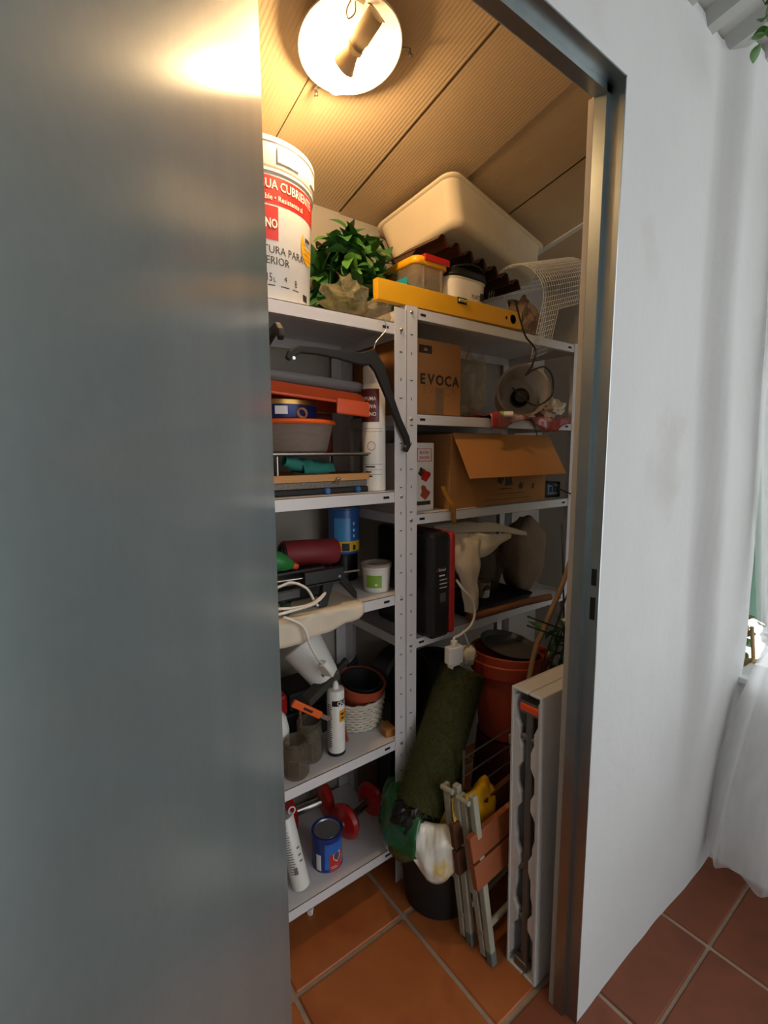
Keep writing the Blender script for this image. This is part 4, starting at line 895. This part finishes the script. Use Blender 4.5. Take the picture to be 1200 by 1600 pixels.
obj('hanging_fold', drape([[(1.045, 1.09, 1.06), (1.05, 1.05, 1.0), (1.075, 1.035, .90), (1.085, 1.03, .812)], [(1.10, 1.07, 1.06), (1.10, 1.03, 1.0), (1.105, 1.015, .90), (1.115, 1.01, .800)], [(1.18, 1.06, 1.055), (1.16, 1.03, 1.0), (1.135, 1.02, .90), (1.14, 1.02, .812)]], 24, 10, .009, 5), 'cloth', ct, solid=.003)
obj('swag', drape([[(1.13, 1.055, 1.055), (1.22, 1.04, 1.048), (1.32, 1.035, 1.035)], [(1.13, 1.05, 1.015), (1.20, 1.03, 1.005), (1.31, 1.03, 1.027)], [(1.14, 1.055, .985), (1.18, 1.04, .975), (1.28, 1.035, 1.015)]], 20, 10, .006, 8), 'cloth', ct, solid=.003)
bag('clear_bag', 'dark clear plastic bag of small parts under the cream cloth', (1.275, 1.13, T4 + .034), (.10, .07, .105), 17, film('smoky_bag_film', '#7a6852', .2, .04, .2), .4, 0, None, 22, 2.2)
t = thing('white_cup', 'white cup inside the clear bag of small parts', 'cup', (1.29, 1.135, T4 + .0345)); obj('cup', MB().lathe([(0, 0), (.026, 0), (.031, .055), (.028, .055), (.024, .004), (0, .004)], 24), 'whitep', t); obj('cup_contents', MB().lathe([(0, .04), (.027, .04)], 24), 'sack', t)
t = thing('black_tray', 'shallow black tray holding the clear bag on the shelf', 'tray', (1.15, 1.055, T4 + .0005)); mb = MB(); stack(mb, [(rrect(.16, .10, .02), 0), (rrect(.175, .115, .02), .032), (rrect(.172, .112, .02), .032), (rrect(.158, .098, .02), .003)], cap1=True, X=Matrix.Translation((.16, .11, 0))); obj('tray_body', mb, 'blackm', t)
t = thing('brown_sack', 'limp brown-beige fabric sack standing at the right end of the shelf', 'sack', (1.545, 1.155, T4 + .0005), 10); obj('sack_body', crumple(.120, .080, .150, 41, .14, 36, 1.3), mat('taupe_fabric', '#7a6451', .9, var=.15, bump=.3, bscale=50), t, allsmooth=True)
t = thing('wooden_stick', 'rough wooden pole lying along the shelf edge', 'pole', (1.10, 1.022, T4 + .028), rot=(0, R(90), R(-4)))
obj('pole', MB().tube([(0, 0, 0), (.003, .002, .12), (-.002, .001, .26), (.002, 0, .40)], [.013, .012, .013, .012], 10), mat('raw_wood', '#7a4a28', .7, var=.25, stretch=(6, 6, 1)), t)
pc = thing('white_power_cord', 'white power cord with square plug hanging below the shelf', 'power cord', (0, 0, 0))
obj('cord', MB().tube(spline([(1.030, 1.010, .93), (1.045, .995, .90), (1.075, .985, .865), (1.085, .982, .82), (1.065, .980, .785), (1.02, .978, .768), (.990, .975, .766), (.984, .970, .752)]), .0042, 6), 'cable_w', pc)
obj('plug', MB().box(-.026, .026, -.013, .013, -.058, -.006, X=Matrix.Translation((.980, .966, .752)) @ Matrix.Rotation(R(-8), 4, 'Z')).box(-.008, .008, -.008, .008, -.006, .012, X=Matrix.Translation((.980, .966, .752))).box(-.017, .017, -.011, .011, -.072, -.058, X=Matrix.Translation((.980, .966, .752))), 'whitep', pc, bevel=.003)
obj('socket_face', MB().box(-.013, .013, -.0122, -.011, -.070, -.064, X=Matrix.Translation((.980, .966, .752))), 'dark', pc)
t = thing('cable_bag', 'small white bag dangling beside the square plug', 'bag', (1.055, .978, .660)); obj('bag_body', crumple(.026, .022, .034, 51, .25, 22, 2), 'cloth', t, allsmooth=True); obj('string', MB().tube(spline([(0, 0, .066), (-.01, 0, .09), (-.02, .005, .115)]), .003, 6), 'cable_w', t)

# ================================================================== ON THE FLOOR
# folding table on its side just inside the door frame
t = thing('folding_table', 'white plastic folding table folded and standing on its long edge', 'folding table', (.908, .602, .002), rot=(R(-1.6), R(1.2), 0))
W_, Th, H_ = .78, .088, .745
def half(y0, y1):
    prof = [(y0, 0), (y1, 0), (y1, H_), (y0, H_)]
    return MB().box(0.0, W_, y0, y1, 0, .008).box(0, W_, y0, y1, H_ - .008, H_)
front = MB().box(0, W_, 0, .006, 0, H_).box(0, W_, .006, .036, 0, .007).box(0, W_, .006, .036, H_ - .007, H_)
obj('front_half', front, 'tablep', t, bevel=.0025)
backh = MB().box(0, W_, Th - .006, Th, 0, H_).box(0, W_, .038, Th - .006, 0, .007).box(0, W_, .038, Th - .006, H_ - .007, H_)
obj('rear_half', backh, 'tablep', t, bevel=.0025)
rnd = random.Random(12)
for y, sgn in ((.006, 1), (Th - .006, -1)):
    pts = [(y, .02)]; z = .02
    seq = [(.10, .006), (.05, .022), (.045, .010), (.06, .016), (.05, .024), (.04, .014), (.07, .008), (.05, .022), (.06, .012), (.06, .024), (.05, .016), (.08, .006)]
    for dz, dd in seq:
        pts += [(y + sgn * dd, z + .012), (y + sgn * dd, z + dz - .010)]; z += dz
    pts.append((y, min(z, H_ - .02)))
    if sgn < 0: pts = pts[::-1]
    obj('moulded_rib', MB().prism(pts, .004, .020, 'x'), 'tablep', t)
obj('leg_tube', MB().tube([(.018, .042, .02), (.018, .042, H_ - .05)], .0105, 14), 'greyst', t)
for z in (.28, .62, .14): obj('leg_clip', MB().tube([(.018, .022, z), (.018, .064, z)], .009, 10), 'greyst', t)
obj('latch_block', MB().box(.006, .045, .012, .066, H_ - .060, H_ - .028), 'greyst', t, bevel=.003)
obj('orange_latch', MB().box(.002, .040, .012, .064, H_ - .052, H_ - .034), mat('bright_latch', '#f0521e', .4), t, bevel=.003)
obj('corner_foot', MB().box(.004, .03, .03, .068, .007, .03), 'greyst', t, bevel=.003)

# folded wooden stools
def stool(label, loc, rot, slat, n_sl, sl_z):
    t = thing('folding_stool', label, 'stool', loc, 0, 'folded wooden stools', rot=rot)
    for x in (0, .30):
        obj('leg', MB().box(x, x + .018, -.004, .014, 0, .455), 'pale', t, bevel=.002); obj('leg', MB().box(x, x + .018, .018, .036, .01, .42, X=rotX('X', -1.5)), 'pale', t, bevel=.002)
        obj('foot', MB().box(x - .001, x + .019, -.005, .015, -.001, .035), mat('grey_rubber', '#6b706c', .7), t, bevel=.002)
        obj('seat_bar', MB().box(x + .002, x + .020, .040, .052, .17, .44), 'pale', t, bevel=.002)
    for k in range(n_sl): obj('slat', MB().box(-.026, .33, -.022, -.005, sl_z + k * .072, sl_z + k * .072 + .064, X=rotX('X', -3)), slat, t, bevel=.002)
    obj('stretcher', MB().tube([(.0, .024, .075), (.31, .024, .075)], .008, 10), 'pale', t)
    obj('top_dowel', MB().tube([(-.006, .006, .44), (-.006, .046, .44)], .007, 10), 'pale', t)
    return t
stool('folded whitewashed stool with terracotta slats nearest the folding table', (.862, .700, .002), (R(-7.0), R(-3), R(2)), 'slat', 2, .225)
stool('folded whitewashed stool with dark brown slats behind the other stool', (.858, .768, .002), (R(-5.0), R(-3), R(4)), 'dslat', 2, .225)
# black bucket with a soil bag in it
bkx, bky = .905, .945; a0 = cama(bkx, bky)
t = thing('black_bucket', 'black round builder bucket on the floor behind the stools', 'bucket', (bkx, bky, .001))
obj('bucket_body', MB().lathe([(0, 0), (.098, 0), (.102, .004), (.122, .235), (.127, .237), (.127, .245), (.120, .245), (.098, .008), (0, .008)], 48), 'blackm', t)
sb = thing('soil_bag', 'green, white and yellow plastic soil bag folded over the black bucket', 'bag', (bkx, bky, .001))
def bagpart(a_lo, a_hi, top, low, seed, bulge=.03, pts=26):
    def fn(u, v):
        a = R(a0 + a_lo + (a_hi - a_lo) * u); e = 1 - (2 * u - 1) ** 2
        if v < .45: q = v / .45; r = .055 + .075 * q ; z = .20 + (top - .20) * math.sin(q * 1.57)
        else: q = (v - .45) / .55; r = .130 + bulge * math.sin(q * 2.6) + .004; z = top - (top - low) * q * (.65 + .35 * e)
        k = .012 * noise.noise(Vector((u * 4 + seed, v * 6, seed))) + .006 * abs(noise.noise(Vector((u * 11 + seed, v * 13, seed))))
        return ((r + k) * math.cos(a), (r + k) * math.sin(a), z + k * .8)
    return MB().grid(fn, pts, 24)
obj('green_panel', bagpart(-110, -20, .335, .175, 2, .045), 'wgreen', sb, solid=.0015)
obj('white_panel', bagpart(-25, 20, .322, .166, 5, .034), 'wwhite', sb, solid=.0015)
obj('yellow_panel', bagpart(14, 80, .40, .24, 8, .03), 'wyellow', sb, solid=.0015)
obj('yellow_ear', drape([[(-.070, -.075, .30), (-.062, -.085, .335), (-.050, -.090, .365)], [(-.052, -.085, .30), (-.046, -.092, .335), (-.044, -.093, .368)]], 8, 4, .002, 4), 'wyellow', sb, solid=.001)
t = thing('bin_liner', 'black crumpled plastic liner inside the green soil bag', 'liner', (bkx - .118, bky - .012, .275), 20); obj('film', crumple(.058, .048, .044, 61, .35, 20, 1.8), 'black', t)
# artificial turf roll
p0, p1 = Vector((.828, .938, .312)), Vector((1.050, .995, .640))
t = thing('turf_roll', 'rolled up artificial grass mat leaning in the corner', 'turf roll', p0)
Xr = aim((0, 0, 0), p1 - p0); Ln = (p1 - p0).length
obj('mat_backing', MB().lathe([(0, 0), (.066, 0), (.072, .004), (.072, Ln - .004), (.066, Ln), (0, Ln)], 32, X=Xr), 'turf', t)
rnd = random.Random(9); mb = MB()
for i in range(11000):
    a = rnd.uniform(0, 2 * math.pi); z = rnd.uniform(-.004, Ln + .002); r0 = .0715; h = rnd.uniform(.010, .017); da = rnd.uniform(-.12, .12); dz = rnd.uniform(-.009, .004); w = rnd.uniform(.0006, .0011)
    ca, sa = math.cos(a), math.sin(a); cb, sb_ = math.cos(a + da), math.sin(a + da)
    mb.add([Xr @ Vector((r0 * ca - w * sa, r0 * sa + w * ca, z)), Xr @ Vector((r0 * ca + w * sa, r0 * sa - w * ca, z)), Xr @ Vector(((r0 + h) * cb, (r0 + h) * sb_, z + dz))], [(0, 1, 2)])
obj('grass_blades', mb, 'blade', t)['kind'] = 'stuff'
# terracotta planters, one on an upturned one
t = thing('flower_pot', 'dark red pot upturned beneath the terracotta planters', 'pot', (1.245, 1.005 - .03, .001))
obj('pot_body', MB().lathe([(.125, 0), (.130, .002), (.130, .03), (.122, .034), (.098, .375), (0, .378)], 44), mat('dark_red_plastic', '#5d2018', .5), t)
for k, (dz, lab) in enumerate(((0, 'outer terracotta planter of the nested pair under the shelf'), (.022, 'inner terracotta planter nested in the other'))):
    t = thing('flower_pot', lab, 'pot', (1.245, .975, .3795 + dz), 0, 'nested terracotta planters', rot=(R(-2), R(2 + k * 2), 0))
    obj('pot_body', MB().lathe([(0, 0), (.088, 0), (.092, .004), (.112, .215), (.124, .217), (.130, .258), (.126, .261), (.119, .256), (.108, .215), (.087, .008), (0, .008)], 48), mat('terracotta_planter', '#a8432a', .45, var=.1), t)
t = thing('pot_saucer', 'grey plastic saucer lying in the upper planter', 'saucer', (1.275, 1.0, .652), rot=(R(10), R(4), 0)); obj('saucer', MB().lathe([(0, 0), (.085, 0), (.098, .018), (.095, .018), (.083, .004), (0, .004)], 40), mat('dark_grey_plastic', '#4a4644', .5), t)
# dark round bags at the back
t = thing('helmet_bag', 'black round case with grey label below the right shelf', 'case', (.985, 1.230, .001)); obj('case_body', MB().lathe([(0, -.045), (.090, -.045), (.100, -.035), (.100, .035), (.090, .045), (0, .045)], 40, X=rotX('X', 90, (0, 0, .555))).box(-.07, .07, -.04, .04, 0, .50), 'black', t); obj('label', MB().box(-.052, .005, -.0465, -.0455, .545, .565, X=rotX('Y', -14, (0, 0, 0))), mat('grey_label', '#6f6d6b', .6), t)
t = thing('helmet_bag', 'second black rounded bag to the right below the shelf', 'bag', (1.165, 1.255, .001)); obj('bag_body', MB().lathe([(0, 0), (.10, 0), (.115, .05), (.118, .42), (.10, .52), (.06, .575), (0, .59)], 32), 'blackm', t)
# wire rack behind the stools
t = thing('wire_rack', 'grey wire rack standing behind the folded stools', 'rack', (.905, .850, .001)); 
for k in range(5): obj('rod', MB().tube([(0, 0, .26 + k * .055), (.36, .02, .262 + k * .055)], .0028, 6), 'greyst', t)
for x in (0.004, .355): obj('upright', MB().tube([(x, .003 + .05 * x, 0), (x, .003 + .05 * x, .50)], .004, 6), 'greyst', t)
# black trellis, stick and flowers by the jamb
t = thing('garden_trellis', 'black wire garden trellis leaning beside the door jamb', 'trellis', (1.19, .83, .002))
for k in range(5): obj('bar', MB().tube([(-.05 + k * .045, -.004 * k, .30), (.03 + k * .045, 0, .66 - .012 * k), (.155 + k * .045, .0, .87 - .012 * k)], .0030, 6), 'black', t)
for k in range(2): obj('cross_bar', MB().tube([(-.04, .004, .835 - k * .028), (.26, .004, .700 - k * .028)], .0030, 6), 'black', t)
obj('stake', MB().tube([(-.05, 0, 0), (-.05, 0, .31)], .003, 6), 'black', t)
t = thing('thin_rod', 'thin black rod leaning against the right shelving', 'rod', (1.22, .80, .002)); obj('rod', MB().tube([(.0, -.02, 0), (.115, .03, .76), (.265, .15, 1.065)], .0032, 6), 'black', t)
t = thing('bamboo_stick', 'pale bent stick leaning to the right below the shelf end', 'stick', (1.165, .855, .002)); obj('stick', MB().tube(spline([(-.10, .0, 0), (.035, 0, .635), (.10, .003, .76), (.19, .005, .88), (.245, .005, .975), (.30, .01, 1.06)]), .0085, 8), mat('grey_brown_wood', '#8d7356', .7, var=.2), t)
t = thing('flower_bunch', 'artificial flowers with red and white blooms behind the trellis', 'flowers', (1.374, .852, .001)); rnd = random.Random(21)
obj('pot', MB().lathe([(0, 0), (.05, 0), (.065, .50), (0, .50)], 24), 'blackm', t)
obj('stem', MB().tube(spline([(0, 0, .50), (.01, -.01, .70), (.02, -.02, .85)]), .004, 6), 'green', t)
for i in range(60):
    o = bpy.data.objects.new('leaf', lm[i % 2]); col.objects.link(o); o.parent = t; o.location = (rnd.uniform(-.075, .06), rnd.uniform(-.05, .04), rnd.uniform(.50, .73)); o.rotation_euler = (rnd.uniform(.2, 1.4), rnd.uniform(-.6, .6), rnd.uniform(0, 6.28)); o.scale = (.55, 1.0, 1)
pm = MB().grid(lambda u, v: ((u - .5) * .030 * math.sin(math.pi * (.12 + .80 * v)), .006 * math.sin(math.pi * v), .042 * v), 2, 4).mesh('petal'); pm.materials.append(M['redp'])
pw = MB().grid(lambda u, v: ((u - .5) * .026 * math.sin(math.pi * (.12 + .80 * v)), .006 * math.sin(math.pi * v), .034 * v), 2, 4).mesh('petal_white'); pw.materials.append(M['whitep'])
for bl, (x, y, z, me) in enumerate(((.0, -.04, .825, pm), (.028, -.045, .835, pm), (.012, -.04, .80, pm), (-.055, -.045, .77, pw), (-.02, -.05, .785, pw), (.02, -.05, .765, pw), (-.035, -.05, .74, pw))):
    for k in range(6):
        o = bpy.data.objects.new('petal', me); col.objects.link(o); o.parent = t; o.location = (x, y, z); o.rotation_euler = (R(28 + 12 * (bl % 2)), 0, R(60 * k + 10 * bl))

# ================================================================== OUTSIDE, RIGHT
def tul(u, v):
    z = 2.05 - 1.965 * v; tt = (u - .5) * 2
    if z > .80: k = ((z - .80) / 1.25); hw = .026 + .080 * k ** .8; c = Vector((1.640, .385 + .02 * k))
    else: k = ((.80 - z) / .72); hw = .028 + .150 * k ** .7; c = Vector((1.615, .345))
    amp = (.004 + .016 * k) * (.6 + .4 * math.sin(u * 9 + 1)); ph = u * 2 * math.pi * 3.2 + .5 * math.sin(u * 5) + .25 * math.sin(z * 5)
    return (c.x - .05 * (1 - tt * tt) * min(1, k * 1.5) + amp * math.sin(ph), c.y - hw * .95 * tt + amp * .5 * math.cos(ph), z + (.012 * math.sin(ph) * k if v > .5 else 0))
t = thing('tulle_curtain', 'sheer white tulle curtain tied at the waist in the corner', 'curtain', (0, 0, 0))
obj('outer_layer', MB().grid(tul, 120, 60), 'tulle', t)
obj('middle_layer', MB().grid(lambda u, v: (lambda p: (p[0] + .016, p[1] * .985 + .005, p[2] * .97 + .06))(tul((u * .93 + .05), v)), 120, 40), 'tulle', t)
obj('inner_layer', MB().grid(lambda u, v: (lambda p: (p[0] + .030, p[1] * .98 + .007, p[2] * .985 + .03))(tul((u * .9 + .03), v)), 120, 40), 'tulle', t)
obj('tie_knot', crumple(.022, .030, .030, 71, .3, 20, 2), 'tulle', t, loc=(1.622, .372, .775), allsmooth=True)
obj('curtain_rail', MB().tube([(1.66, -.20, 2.06), (1.66, .44, 2.06)], .008, 10), 'whitep', t)
nt = MB().grid(lambda u, v: (1.90 + .012 * math.sin(u * 25), .33 + .30 * u, .76 + 1.42 * v), 40, 4)
tag(obj('shade_net', nt, 'net'), 'green shade netting hung outside the porch parapet', 'netting')
t = thing('potted_shrub', 'dry leaved shrub standing beyond the white parapet', 'shrub', (1.90, .50, 0.0)); rnd = random.Random(33)
dl = leaf_mesh('dry_leaf', .05, .016, .1); dl.materials.append(M['dryleaf'])
obj('stem', MB().tube(spline([(0, 0, .30), (.0, -.02, .55), (-.02, -.01, .74)]), .006, 6), 'dryleaf', t); obj('pot', MB().lathe([(0, 0), (.06, 0), (.085, .30), (.08, .30), (.055, .28), (0, .28)], 24), 'terra', t)
for i in range(30):
    o = bpy.data.objects.new('leaf', dl if i % 3 else lm[1]); col.objects.link(o); o.parent = t; o.location = (rnd.uniform(-.06, .03), rnd.uniform(-.10, .06), rnd.uniform(.58, .76)); o.rotation_euler = (rnd.uniform(-.6, 1), rnd.uniform(-.8, .8), rnd.uniform(0, 6.28))
t = thing('leaf_garland', 'green garland of leaves hanging under the porch roof edge', 'garland', (1.205, .385, 2.135)); rnd = random.Random(44)
obj('cord', MB().tube([(.0, -.06, .14), (0, 0, .03), (.03, .03, .10)], .002, 5), 'green', t)
for i in range(16):
    o = bpy.data.objects.new('leaf', lm[1]); col.objects.link(o); o.parent = t; o.location = (rnd.uniform(-.015, .03), rnd.uniform(-.03, .008), rnd.uniform(-.03, .04)); o.rotation_euler = (rnd.uniform(-1.5, .3), rnd.uniform(-.8, .8), rnd.uniform(0, 6.28)); o.scale = (.5, .5, .5)
